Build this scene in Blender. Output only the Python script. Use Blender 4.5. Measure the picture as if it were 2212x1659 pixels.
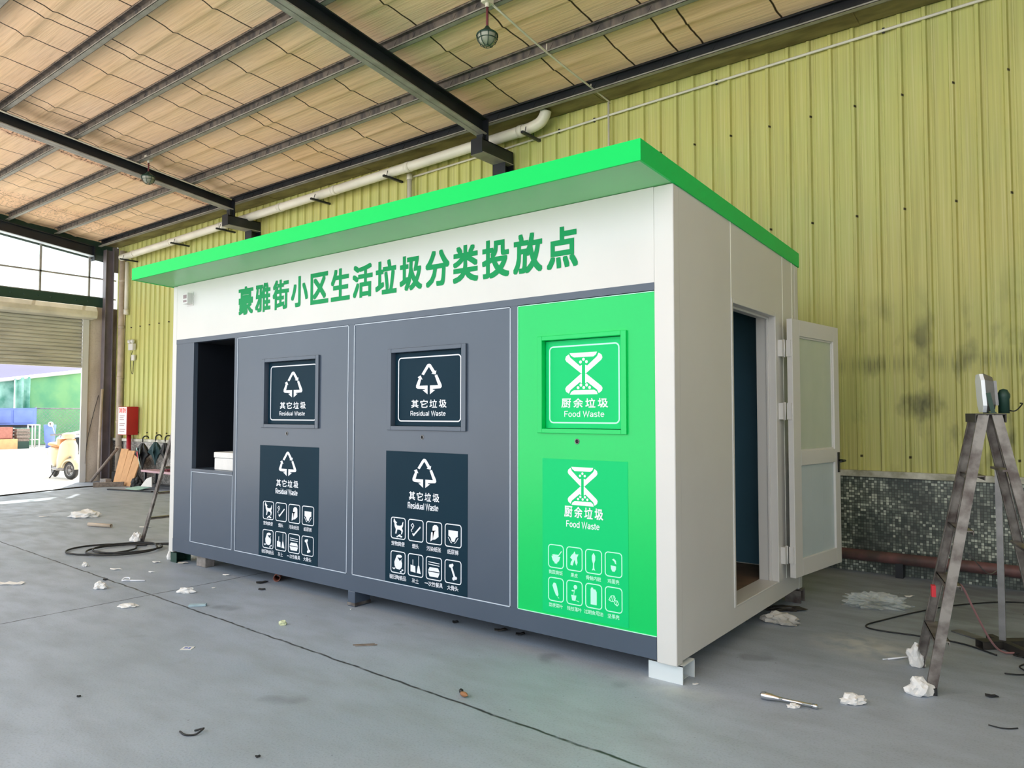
import bpy, bmesh, math, random
from mathutils import Vector, Matrix, noise

for _o in list(bpy.data.objects):
    bpy.data.objects.remove(_o, do_unlink=True)
scene = bpy.context.scene
COL = scene.collection
PI = math.pi

# ------------------------------------------------------------------ camera
cam_data = bpy.data.cameras.new('camera')
cam = bpy.data.objects.new('camera', cam_data)
COL.objects.link(cam)
cam_data.sensor_fit = 'HORIZONTAL'
cam_data.sensor_width = 36.0
cam_data.lens = 36.0 * 1570.6 / 2212.0
cam_data.clip_start = 0.05
cam_data.clip_end = 500
_yaw, _pitch, _roll = math.radians(-37.607), math.radians(2.408), math.radians(0.038)
_f = Vector((math.sin(_yaw) * math.cos(_pitch), math.cos(_yaw) * math.cos(_pitch), math.sin(_pitch)))
_r = Vector((math.cos(_yaw), -math.sin(_yaw), 0))
_u = _r.cross(_f)
_r2 = _r * math.cos(_roll) + _u * math.sin(_roll)
_u2 = -_r * math.sin(_roll) + _u * math.cos(_roll)
cam.matrix_world = Matrix(((_r2.x, _u2.x, -_f.x, 1.695),
                           (_r2.y, _u2.y, -_f.y, -3.637),
                           (_r2.z, _u2.z, -_f.z, 1.439),
                           (0, 0, 0, 1)))
scene.camera = cam

# ------------------------------------------------------------------ view, sky, sun
vs = scene.view_settings
vs.view_transform = 'Standard'
vs.look = 'None'
vs.gamma = 1.0
vs.use_curve_mapping = False
vs.exposure = 0.40
scene.cycles.max_bounces = 10
scene.cycles.diffuse_bounces = 6
scene.cycles.glossy_bounces = 4
scene.cycles.transmission_bounces = 8
scene.cycles.transparent_max_bounces = 12
scene.cycles.caustics_reflective = False
scene.cycles.caustics_refractive = False
scene.cycles.sample_clamp_indirect = 8.0

world = bpy.data.worlds.new('sky')
scene.world = world
world.use_nodes = True
_nt = world.node_tree
_nt.nodes.clear()
_out = _nt.nodes.new('ShaderNodeOutputWorld')
_bg = _nt.nodes.new('ShaderNodeBackground')
_bg.inputs['Color'].default_value = (0.88, 0.95, 1.0, 1)
_bg.inputs['Strength'].default_value = 2.0
_nt.links.new(_bg.outputs[0], _out.inputs[0])

sun_d = bpy.data.lights.new('sun', 'SUN')
sun = bpy.data.objects.new('sun', sun_d)
COL.objects.link(sun)
sun_d.energy = 8.0
sun_d.angle = 0.02
sun_d.color = (1.0, 0.96, 0.88)
sun.location = (-30, 10, 30)
sun.rotation_euler = Vector((0.62, -0.42, -0.95)).to_track_quat('-Z', 'Y').to_euler()

# the open side of the shed and the open end door let the sky in: portals only guide the sampling
def portal(loc, direction, sx, sy):
    d = bpy.data.lights.new('sky_portal', 'AREA')
    d.shape = 'RECTANGLE'; d.size = sx; d.size_y = sy
    d.cycles.is_portal = True
    o = bpy.data.objects.new('sky_portal', d)
    COL.objects.link(o)
    o.location = loc
    o.rotation_euler = Vector(direction).to_track_quat('-Z', 'Y').to_euler()
    return o
portal((-5.0, -5.75, 3.1), (0, 1, 0), 20.0, 6.2)
portal((-15.4, 0.5, 2.6), (1, 0, 0), 7.0, 5.2)

# ------------------------------------------------------------------ materials
def srgb(r, g, b):
    def f(c):
        c /= 255.0
        return c / 12.92 if c <= 0.04045 else ((c + 0.055) / 1.055) ** 2.4
    return (f(r), f(g), f(b), 1)

def mat(name, col, rough=0.5, metal=0.0, var=0.0, scale=4.0, bump=0.0, bscale=60.0, spec=0.5, stretch=None, col2=None, coat=0.0):
    """principled material with a soft procedural variation towards col2 (or darker)"""
    m = bpy.data.materials.new(name)
    m.use_nodes = True
    nt = m.node_tree
    b = nt.nodes['Principled BSDF']
    col = tuple(col[:3]) + (1,)
    b.inputs['Base Color'].default_value = col
    b.inputs['Roughness'].default_value = rough
    b.inputs['Metallic'].default_value = metal
    b.inputs['Specular IOR Level'].default_value = spec
    b.inputs['Coat Weight'].default_value = coat
    tc = nt.nodes.new('ShaderNodeTexCoord')
    mp = nt.nodes.new('ShaderNodeMapping')
    nt.links.new(tc.outputs['Object'], mp.inputs['Vector'])
    if stretch:
        mp.inputs['Scale'].default_value = stretch
    n = nt.nodes.new('ShaderNodeTexNoise')
    n.inputs['Scale'].default_value = scale
    n.inputs['Detail'].default_value = 5
    nt.links.new(mp.outputs[0], n.inputs['Vector'])
    if var > 0:
        mx = nt.nodes.new('ShaderNodeMix'); mx.data_type = 'RGBA'
        c2 = col2 if col2 else tuple(c * (1 - var) for c in col[:3]) + (1,)
        mx.inputs['A'].default_value = col
        mx.inputs['B'].default_value = tuple(c2[:3]) + (1,)
        rp = nt.nodes.new('ShaderNodeMapRange')
        rp.inputs['From Min'].default_value = 0.38; rp.inputs['From Max'].default_value = 0.66
        nt.links.new(n.outputs['Fac'], rp.inputs['Value'])
        nt.links.new(rp.outputs[0], mx.inputs['Factor'])
        nt.links.new(mx.outputs['Result'], b.inputs['Base Color'])
    if bump > 0:
        n2 = nt.nodes.new('ShaderNodeTexNoise')
        n2.inputs['Scale'].default_value = bscale
        nt.links.new(mp.outputs[0], n2.inputs['Vector'])
        bp = nt.nodes.new('ShaderNodeBump')
        bp.inputs['Strength'].default_value = bump
        bp.inputs['Distance'].default_value = 0.01
        nt.links.new(n2.outputs['Fac'], bp.inputs['Height'])
        nt.links.new(bp.outputs[0], b.inputs['Normal'])
    return m

class NG:
    """tiny helper for larger node graphs"""
    def __init__(self, name, rough=0.6, metal=0.0, spec=0.5):
        self.m = bpy.data.materials.new(name); self.m.use_nodes = True
        self.nt = self.m.node_tree
        self.b = self.nt.nodes['Principled BSDF']
        self.b.inputs['Roughness'].default_value = rough
        self.b.inputs['Metallic'].default_value = metal
        self.b.inputs['Specular IOR Level'].default_value = spec
        tc = self.nt.nodes.new('ShaderNodeTexCoord')
        self.co = tc.outputs['Object']
        s = self.nt.nodes.new('ShaderNodeSeparateXYZ')
        self.nt.links.new(self.co, s.inputs[0])
        self.x, self.y, self.z = s.outputs
    def _in(self, sock, v):
        if isinstance(v, (int, float)):
            sock.default_value = v
        elif isinstance(v, tuple):
            sock.default_value = v if len(v) != 3 else v + (1,)
        else:
            self.nt.links.new(v, sock)
    def math(self, op, a, b=0.0, c=0.0, clamp=False):
        n = self.nt.nodes.new('ShaderNodeMath'); n.operation = op; n.use_clamp = clamp
        self._in(n.inputs[0], a); self._in(n.inputs[1], b); self._in(n.inputs[2], c)
        return n.outputs[0]
    def noise(self, scale, detail=4, stretch=(1, 1, 1), rough=0.5, loc=(0, 0, 0), dist=0.0):
        mp = self.nt.nodes.new('ShaderNodeMapping')
        mp.inputs['Scale'].default_value = stretch; mp.inputs['Location'].default_value = loc
        self.nt.links.new(self.co, mp.inputs[0])
        n = self.nt.nodes.new('ShaderNodeTexNoise')
        n.inputs['Scale'].default_value = scale; n.inputs['Detail'].default_value = detail
        n.inputs['Roughness'].default_value = rough; n.inputs['Distortion'].default_value = dist
        self.nt.links.new(mp.outputs[0], n.inputs['Vector'])
        return n.outputs['Fac']
    def ramp(self, v, a, b, c=0.0, d=1.0):
        n = self.nt.nodes.new('ShaderNodeMapRange')
        self._in(n.inputs['Value'], v)
        n.inputs['From Min'].default_value = a; n.inputs['From Max'].default_value = b
        n.inputs['To Min'].default_value = c; n.inputs['To Max'].default_value = d
        return n.outputs[0]
    def mix(self, f, a, b):
        n = self.nt.nodes.new('ShaderNodeMix'); n.data_type = 'RGBA'
        self._in(n.inputs['Factor'], f); self._in(n.inputs['A'], a); self._in(n.inputs['B'], b)
        return n.outputs['Result']
    def near(self, v, centre, half, soft):
        """1 within half of centre, falling to 0 over soft"""
        d = self.math('ABSOLUTE', self.math('SUBTRACT', v, centre))
        return self.ramp(d, half, half + soft, 1.0, 0.0)
    def blob(self, cx, cy, rx, ry, soft=0.5):
        dx = self.math('DIVIDE', self.math('SUBTRACT', self.x, cx), rx)
        dy = self.math('DIVIDE', self.math('SUBTRACT', self.y, cy), ry)
        d = self.math('SQRT', self.math('ADD', self.math('MULTIPLY', dx, dx), self.math('MULTIPLY', dy, dy)))
        return self.ramp(d, 1.0 - soft, 1.0, 1.0, 0.0)
    def color(self, v): self._in(self.b.inputs['Base Color'], v)
    def rough(self, v): self._in(self.b.inputs['Roughness'], v)
    def bump(self, h, strength=0.3, dist=0.01):
        n = self.nt.nodes.new('ShaderNodeBump')
        n.inputs['Strength'].default_value = strength; n.inputs['Distance'].default_value = dist
        self._in(n.inputs['Height'], h)
        self.nt.links.new(n.outputs[0], self.b.inputs['Normal'])

def floor_material():
    g = NG('concrete_floor', rough=0.55, spec=0.4)
    big = g.noise(0.7, 4, loc=(3, 1, 0)); mid = g.noise(4.5, 6, stretch=(0.55, 1.3, 1)); fine = g.noise(90, 3)
    c = g.mix(g.ramp(big, 0.35, 0.65), srgb(170, 180, 196), srgb(156, 167, 181))
    c = g.mix(g.ramp(mid, 0.42, 0.72, 0, 0.45), c, srgb(140, 146, 152))
    c = g.mix(g.ramp(fine, 0.5, 0.75, 0, 0.28), c, srgb(96, 98, 102))
    # darker ground towards the yellow wall on the right, and white paint overspray patches
    right_dark = g.math('MULTIPLY', g.ramp(g.y, 0.4, 2.6), g.ramp(g.x, -0.6, 0.9))
    c = g.mix(g.math('MULTIPLY', right_dark, g.ramp(mid, 0.3, 0.6, 0.35, 0.8)), c, srgb(114, 119, 126))
    spray = g.math('MULTIPLY', g.blob(0.66, 1.32, 0.42, 0.32, 0.9), g.ramp(g.noise(9, 6), 0.36, 0.58))
    c = g.mix(g.math('MULTIPLY', spray, 0.95), c, srgb(196, 198, 198))
    spray2 = g.math('MULTIPLY', g.blob(-0.05, -0.02, 0.36, 0.18, 0.8), g.ramp(g.noise(7, 6), 0.3, 0.6))
    c = g.mix(g.math('MULTIPLY', spray2, 0.55), c, srgb(205, 214, 214))
    # oil marks
    spots = g.ramp(g.noise(2.3, 2, loc=(7, 2, 0)), 0.68, 0.76, 0, 0.35)
    c = g.mix(spots, c, srgb(70, 74, 78))
    # slab joints
    wob = g.math('MULTIPLY', g.math('SUBTRACT', g.noise(6, 3), 0.5), 0.035)
    yj = g.math('ADD', g.math('ADD', g.y, g.math('MULTIPLY', g.math('ADD', g.x, 4.1), 0.037)), wob)
    xj = g.math('ADD', g.x, wob)
    j = g.math('MAXIMUM', g.near(yj, -0.745, 0.004, 0.008), g.near(xj, -4.17, 0.003, 0.007))
    j = g.math('MAXIMUM', j, g.near(g.y, -6.6, 0.004, 0.008))
    j = g.math('MAXIMUM', j, g.near(xj, -10.2, 0.003, 0.007))
    c = g.mix(g.math('MULTIPLY', j, g.ramp(g.noise(14, 3), 0.25, 0.5, 0.45, 1.0)), c, srgb(52, 54, 56))
    # specks of dirt
    v = g.nt.nodes.new('ShaderNodeTexVoronoi'); v.inputs['Scale'].default_value = 9.0
    g.nt.links.new(g.co, v.inputs['Vector'])
    sp = g.math('MULTIPLY', g.ramp(v.outputs['Distance'], 0.03, 0.06, 1.0, 0.0), g.ramp(g.noise(1.7, 3, loc=(4, 9, 0)), 0.5, 0.6))
    c = g.mix(g.math('MULTIPLY', sp, 0.8), c, srgb(60, 60, 62))
    g.color(c)
    g.rough(g.ramp(mid, 0.3, 0.7, 0.42, 0.66))
    g.bump(g.math('ADD', fine, g.math('MULTIPLY', j, -4.0)), 0.12, 0.004)
    return g.m

def sheet_wall_material():
    g = NG('yellow_wall_sheet', rough=0.5, spec=0.35)
    st = g.noise(5.0, 5, stretch=(9, 1, 0.16)); st2 = g.noise(16, 3, stretch=(5, 1, 0.05)); big = g.noise(0.9, 3)
    c = g.mix(g.ramp(big, 0.35, 0.65), srgb(200, 195, 118), srgb(190, 194, 120))
    c = g.mix(g.ramp(st, 0.45, 0.75, 0, 0.55), c, srgb(166, 162, 104))
    c = g.mix(g.ramp(st2, 0.5, 0.72, 0, 0.4), c, srgb(222, 216, 164))
    # black mould smears, strongest near the ledge to the right of the station
    where = g.math('MULTIPLY', g.ramp(g.x, -0.4, 0.5), g.math('MULTIPLY', g.ramp(g.z, 2.7, 1.9), g.ramp(g.z, 0.9, 1.1, 0.5, 1.0)))
    sm = g.math('MULTIPLY', where, g.ramp(g.noise(3.2, 4, stretch=(1.5, 1, 0.7), loc=(2, 0, 5)), 0.52, 0.72))
    c = g.mix(g.math('MULTIPLY', sm, 0.85), c, srgb(58, 62, 46))
    sm2 = g.math('MULTIPLY', g.ramp(g.z, 2.0, 0.9), g.ramp(st, 0.5, 0.7, 0, 0.35))
    c = g.mix(sm2, c, srgb(92, 100, 60))
    c = g.mix(g.math('MULTIPLY', g.math('MULTIPLY', g.near(g.z, 1.90, 0.02, 0.09), g.ramp(g.x, -0.6, 0.4)), g.ramp(big, 0.4, 0.62, 0.1, 0.7)), c, g.mix(g.ramp(st2, 0.4, 0.6), c, srgb(96, 98, 58)))
    # fixing screws
    fx = g.math('ABSOLUTE', g.math('SUBTRACT', g.math('FRACT', g.math('DIVIDE', g.math('ADD', g.x, 20.06), 0.4)), 0.5))
    s = g.math('MULTIPLY', g.ramp(fx, 0.015, 0.03, 1, 0), g.math('MAXIMUM', g.near(g.z, 3.3, 0.008, 0.006), g.math('MAXIMUM', g.near(g.z, 1.06, 0.008, 0.006), g.near(g.z, 4.35, 0.008, 0.006))))
    c = g.mix(s, c, srgb(50, 42, 30))
    g.color(c)
    g.rough(g.ramp(st, 0.3, 0.7, 0.4, 0.62))
    return g.m

def mosaic_material():
    g = NG('mosaic_tiles', rough=0.35, spec=0.5)
    t = 0.024
    fx = g.math('FRACT', g.math('DIVIDE', g.x, t)); fz = g.math('FRACT', g.math('DIVIDE', g.z, t))
    ix = g.math('FLOOR', g.math('DIVIDE', g.x, t)); iz = g.math('FLOOR', g.math('DIVIDE', g.z, t))
    cb = g.nt.nodes.new('ShaderNodeCombineXYZ')
    g._in(cb.inputs[0], ix); g._in(cb.inputs[1], iz)
    wn = g.nt.nodes.new('ShaderNodeTexWhiteNoise'); wn.noise_dimensions = '2D'
    g.nt.links.new(cb.outputs[0], wn.inputs['Vector'])
    patch = g.noise(2.6, 3)
    v = g.math('ADD', g.math('MULTIPLY', wn.outputs['Value'], 0.8), g.ramp(patch, 0.35, 0.65, -0.25, 0.25))
    c = g.mix(g.ramp(v, 0.1, 0.55), srgb(62, 72, 66), srgb(116, 124, 114))
    c = g.mix(g.ramp(v, 0.66, 0.74), c, srgb(190, 196, 182))
    e = g.math('MAXIMUM', g.math('ABSOLUTE', g.math('SUBTRACT', fx, 0.5)), g.math('ABSOLUTE', g.math('SUBTRACT', fz, 0.5)))
    grout = g.ramp(e, 0.40, 0.45)
    c = g.mix(grout, c, srgb(46, 48, 44))
    dirt = g.ramp(g.noise(3.5, 5, loc=(1, 0, 3)), 0.45, 0.7, 0, 0.7)
    c = g.mix(dirt, c, srgb(50, 52, 48))
    # the clean pale stretch in the far corner
    c = g.mix(g.math('MULTIPLY', g.ramp(g.x, -10.5, -12.0), g.ramp(v, 0.2, 0.5, 0.3, 0.8)), c, srgb(190, 184, 180))
    g.color(c)
    g.bump(grout, 0.25, 0.002)
    return g.m

def insulation_material():
    g = NG('roof_insulation', rough=0.75, spec=0.25)
    st = g.noise(7.0, 6, stretch=(0.25, 6, 1)); big = g.noise(0.8, 3); st2 = g.noise(22, 4, stretch=(0.12, 5, 1))
    c = g.mix(g.ramp(big, 0.35, 0.65), srgb(252, 216, 184), srgb(248, 208, 168))
    c = g.mix(g.ramp(st, 0.45, 0.75, 0, 0.5), c, srgb(200, 162, 124))
    c = g.mix(g.ramp(st2, 0.5, 0.7, 0, 0.35), c, srgb(246, 222, 194))
    wob = g.math('MULTIPLY', g.math('SUBTRACT', g.noise(2.2, 3), 0.5), 0.06)
    xx = g.math('ADD', g.x, wob)
    fr = g.math('FRACT', g.math('DIVIDE', g.math('ADD', xx, 78.4), 0.78))
    d = g.math('MINIMUM', fr, g.math('SUBTRACT', 1.0, fr))
    seam = g.ramp(d, 0.008, 0.017, 1, 0)
    for ex in (-1.45, -6.84, -9.2, -12.32, 1.1):
        seam = g.math('MAXIMUM', seam, g.near(xx, ex, 0.007, 0.006))
    c = g.mix(seam, c, srgb(58, 40, 26))
    # peeling foil in the far bay
    band = g.math('MAXIMUM', g.math('MULTIPLY', g.near(xx, -10.25, 0.30, 0.08), 1.0), g.math('MULTIPLY', g.near(xx, -13.9, 0.45, 0.2), 0.45))
    flakes = g.ramp(g.noise(13, 7, stretch=(0.8, 2.6, 1), rough=0.75), 0.53, 0.57)
    c = g.mix(g.math('MULTIPLY', band, 0.5), c, srgb(224, 168, 138))
    c = g.mix(g.math('MULTIPLY', band, flakes), c, srgb(74, 44, 34))
    # sparse pin marks
    v = g.nt.nodes.new('ShaderNodeTexVoronoi'); v.inputs['Scale'].default_value = 2.1
    g.nt.links.new(g.co, v.inputs['Vector'])
    c = g.mix(g.ramp(v.outputs['Distance'], 0.012, 0.02, 0.7, 0), c, srgb(90, 60, 36))
    g.color(c)
    g.bump(g.math('ADD', st, g.math('MULTIPLY', st2, 0.5)), 0.35, 0.01)
    return g.m

def concrete_wall_material():
    g = NG('stained_render', rough=0.8, spec=0.2)
    st = g.noise(2.2, 6, stretch=(1, 1.5, 0.5)); f = g.noise(30, 4)
    c = g.mix(g.ramp(st, 0.35, 0.7), srgb(222, 210, 194), srgb(192, 178, 160))
    c = g.mix(g.ramp(f, 0.5, 0.8, 0, 0.3), c, srgb(150, 138, 124))
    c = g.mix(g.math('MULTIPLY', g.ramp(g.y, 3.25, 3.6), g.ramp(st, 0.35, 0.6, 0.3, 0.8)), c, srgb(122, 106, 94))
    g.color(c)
    g.bump(f, 0.2, 0.01)
    return g.m

M = {}
def setup_materials():
    M['floor'] = floor_material()
    M['sheet'] = sheet_wall_material()
    M['mosaic'] = mosaic_material()
    M['insul'] = insulation_material()
    M['render'] = concrete_wall_material()
    M['ledge'] = mat('ledge_plaster', srgb(214, 212, 200), 0.7, var=0.35, scale=7, col2=srgb(150, 148, 128))
    M['beam'] = mat('black_steel', srgb(34, 38, 44), 0.42, var=0.4, scale=3, col2=srgb(24, 26, 32))
    M['flange'] = mat('grey_steel', srgb(156, 152, 146), 0.5, var=0.3, scale=6)
    M['purlin'] = mat('purlin_steel', srgb(122, 112, 104), 0.5, var=0.45, scale=5, stretch=(3, 1, 1), col2=srgb(78, 74, 74))
    M['gutter'] = mat('gutter_metal', srgb(128, 118, 76), 0.45, var=0.55, scale=2.2, stretch=(1, 3, 1), col2=srgb(84, 70, 38))
    M['pvc'] = mat('white_pvc', srgb(226, 220, 206), 0.4, var=0.12, scale=3)
    M['oldpipe'] = mat('old_beige_pipe', srgb(190, 174, 156), 0.6, var=0.25, scale=5)
    M['rustpipe'] = mat('red_brown_pipe', srgb(116, 78, 76), 0.55, var=0.4, scale=6, col2=srgb(76, 62, 60))
    M['white'] = mat('white_paint', srgb(216, 214, 211), 0.42, var=0.05, scale=1.5, coat=0.1)
    M['whiteside'] = M['white']
    M['seam'] = mat('panel_seam', srgb(246, 246, 236), 0.4)
    M['grey'] = mat('blue_grey_paint', srgb(75, 86, 102), 0.28, var=0.08, scale=1.2, spec=0.5)
    M['pale_edge'] = mat('pale_silver', srgb(196, 206, 220), 0.35)
    M['green'] = mat('green_paint', (0.0, 0.60, 0.13), 0.26, spec=0.38, var=0.05, scale=1.0)
    M['fascia'] = mat('green_fascia_paint', (0.0, 0.62, 0.115), 0.42, spec=0.15)
    M['soffit'] = mat('pale_green_soffit', srgb(128, 206, 138), 0.35, var=0.1, scale=1.0)
    M['navy'] = mat('navy_interior', srgb(74, 116, 136), 0.5, var=0.15, scale=1.5)
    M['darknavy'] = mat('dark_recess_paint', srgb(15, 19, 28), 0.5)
    M['signdark'] = mat('dark_teal_vinyl', srgb(18, 46, 61), 0.5, var=0.08, scale=2, spec=0.10)
    M['signgreen'] = mat('green_vinyl', (0.0, 0.58, 0.17), 0.45, spec=0.2)
    M['vinylwhite'] = mat('white_vinyl', srgb(236, 238, 246), 0.4)
    M['vinylmint'] = mat('mint_vinyl', srgb(190, 255, 226), 0.4)
    M['vinylgreen'] = mat('green_lettering', (0.0, 0.28, 0.085), 0.5, spec=0.2)
    M['black'] = mat('black_plastic', srgb(22, 23, 25), 0.45)
    M['rubber'] = mat('black_rubber', srgb(30, 30, 32), 0.6)
    M['alu'] = mat('worn_aluminium', srgb(140, 134, 128), 0.42, metal=0.5, var=0.5, scale=12, col2=srgb(88, 78, 74))
    M['alupale'] = mat('pale_aluminium', srgb(214, 220, 222), 0.45)
    M['steel'] = mat('dull_steel', srgb(142, 140, 140), 0.4, metal=0.6, var=0.3, scale=9)
    M['chrome'] = mat('chrome', srgb(220, 222, 228), 0.12, metal=1.0)
    M['paper'] = mat('white_tissue', srgb(232, 230, 228), 0.8, var=0.08, scale=12)
    M['dirtypaper'] = mat('dirty_tissue', srgb(200, 196, 188), 0.85, var=0.35, scale=14)
    M['card'] = mat('cardboard', srgb(214, 164, 116), 0.8, var=0.15, scale=6)
    M['wood'] = mat('weathered_wood', srgb(142, 128, 118), 0.75, var=0.4, scale=8, stretch=(0.4, 3, 3))
    M['ply'] = mat('brown_plywood', srgb(120, 98, 78), 0.7, var=0.4, scale=5)
    M['red'] = mat('red_enamel', srgb(178, 26, 40), 0.4, var=0.2, scale=3)
    M['foamblue'] = mat('pale_blue_foam', srgb(168, 190, 200), 0.8, var=0.15, scale=20)
    M['tubebrown'] = mat('salmon_tube', srgb(168, 108, 94), 0.6, var=0.2, scale=10)
    M['block'] = mat('concrete_block', srgb(150, 142, 136), 0.85, var=0.3, scale=20, bump=0.3)
    M['darkgreen'] = mat('dark_green_steel', srgb(30, 62, 52), 0.5)
    M['ground'] = mat('pale_yard_concrete', srgb(226, 220, 210), 0.9, var=0.12, scale=0.5)
    M['tarpgreen'] = mat('green_tarpaulin', srgb(122, 172, 118), 0.7, var=0.3, scale=0.9, col2=srgb(84, 150, 112))
    M['tarppale'] = mat('pale_tarpaulin', srgb(168, 210, 196), 0.6, var=0.3, scale=1.5, col2=srgb(84, 150, 130))
    M['lavender'] = mat('lavender_canopy_sheet', srgb(72, 70, 104), 0.8, var=0.12, scale=0.8)
    M['truckblue'] = mat('blue_truck_paint', srgb(110, 132, 204), 0.45, var=0.2, scale=2)
    M['cream'] = mat('cream_scooter_paint', srgb(206, 192, 160), 0.3, coat=0.3)
    M['carpaint'] = mat('pale_blue_car_paint', srgb(170, 184, 206), 0.25, coat=0.5)
    M['orange'] = mat('orange_brown', srgb(206, 140, 96), 0.6)
    M['teal'] = mat('teal_cloth', srgb(36, 66, 70), 0.7)
    M['mint'] = mat('mint_cloth', srgb(168, 206, 196), 0.7)
    M['pink'] = mat('pink_board', srgb(206, 168, 176), 0.7)
    M['maroon'] = mat('maroon_cloth', srgb(110, 50, 58), 0.8)
    M['clearplastic'] = glassy('clear_plastic', (0.9, 0.92, 0.92), 0.15, 0.25)
    M['frost'] = glassy('frosted_glass', (0.80, 0.86, 0.76), 0.45, 0.55)
    M['pane'] = glassy('window_glass', (0.95, 0.98, 0.97), 0.05, 0.06)
    M['planks'] = mat('blue_white_door_infill', srgb(196, 208, 212), 0.35, var=0.06, scale=2)
    M['shutter'] = mat('shutter_slats', srgb(206, 202, 186), 0.5, var=0.3, scale=4, stretch=(1, 0.3, 3), metal=0.2)
    M['shutterbox'] = mat('cream_shutter_box', srgb(222, 214, 192), 0.5, var=0.25, scale=3)
    M['lampglass'] = mat('grey_lamp_glass', srgb(150, 152, 138), 0.2, spec=0.6)
    M['whiteglass'] = mat('white_lamp_face', srgb(240, 244, 250), 0.2)
    M['nut'] = mat('brown_shell', srgb(150, 104, 70), 0.7)
    M['lime'] = mat('pale_lime_paper', srgb(206, 212, 176), 0.8)
    M['cordpink'] = mat('pink_cord', srgb(176, 128, 130), 0.6)
    M['redrag'] = mat('red_tape', srgb(206, 50, 60), 0.7)
    M['signred'] = mat('red_print', srgb(226, 70, 66), 0.6)
    M['signpaper'] = mat('pale_notice_paper', srgb(236, 222, 220), 0.6)
    M['greyprint'] = mat('grey_print', srgb(150, 130, 134), 0.6)

def glassy(name, col, rough, opac):
    """thin sheet: mostly see-through, partly a soft reflecting surface"""
    m = bpy.data.materials.new(name); m.use_nodes = True
    nt = m.node_tree
    b = nt.nodes['Principled BSDF']
    b.inputs['Base Color'].default_value = tuple(col) + (1,)
    b.inputs['Roughness'].default_value = max(rough, 0.08)
    t = nt.nodes.new('ShaderNodeBsdfTransparent'); t.inputs[0].default_value = tuple(col) + (1,)
    n = nt.nodes.new('ShaderNodeTexNoise'); n.inputs['Scale'].default_value = 3
    rp = nt.nodes.new('ShaderNodeMapRange'); rp.inputs['To Min'].default_value = opac * 0.9; rp.inputs['To Max'].default_value = min(1, opac * 1.1)
    nt.links.new(n.outputs['Fac'], rp.inputs['Value'])
    mx = nt.nodes.new('ShaderNodeMixShader')
    nt.links.new(rp.outputs[0], mx.inputs[0]); nt.links.new(t.outputs[0], mx.inputs[1]); nt.links.new(b.outputs[0], mx.inputs[2])
    nt.links.new(mx.outputs[0], nt.nodes['Material Output'].inputs['Surface'])
    return m
setup_materials()

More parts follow.
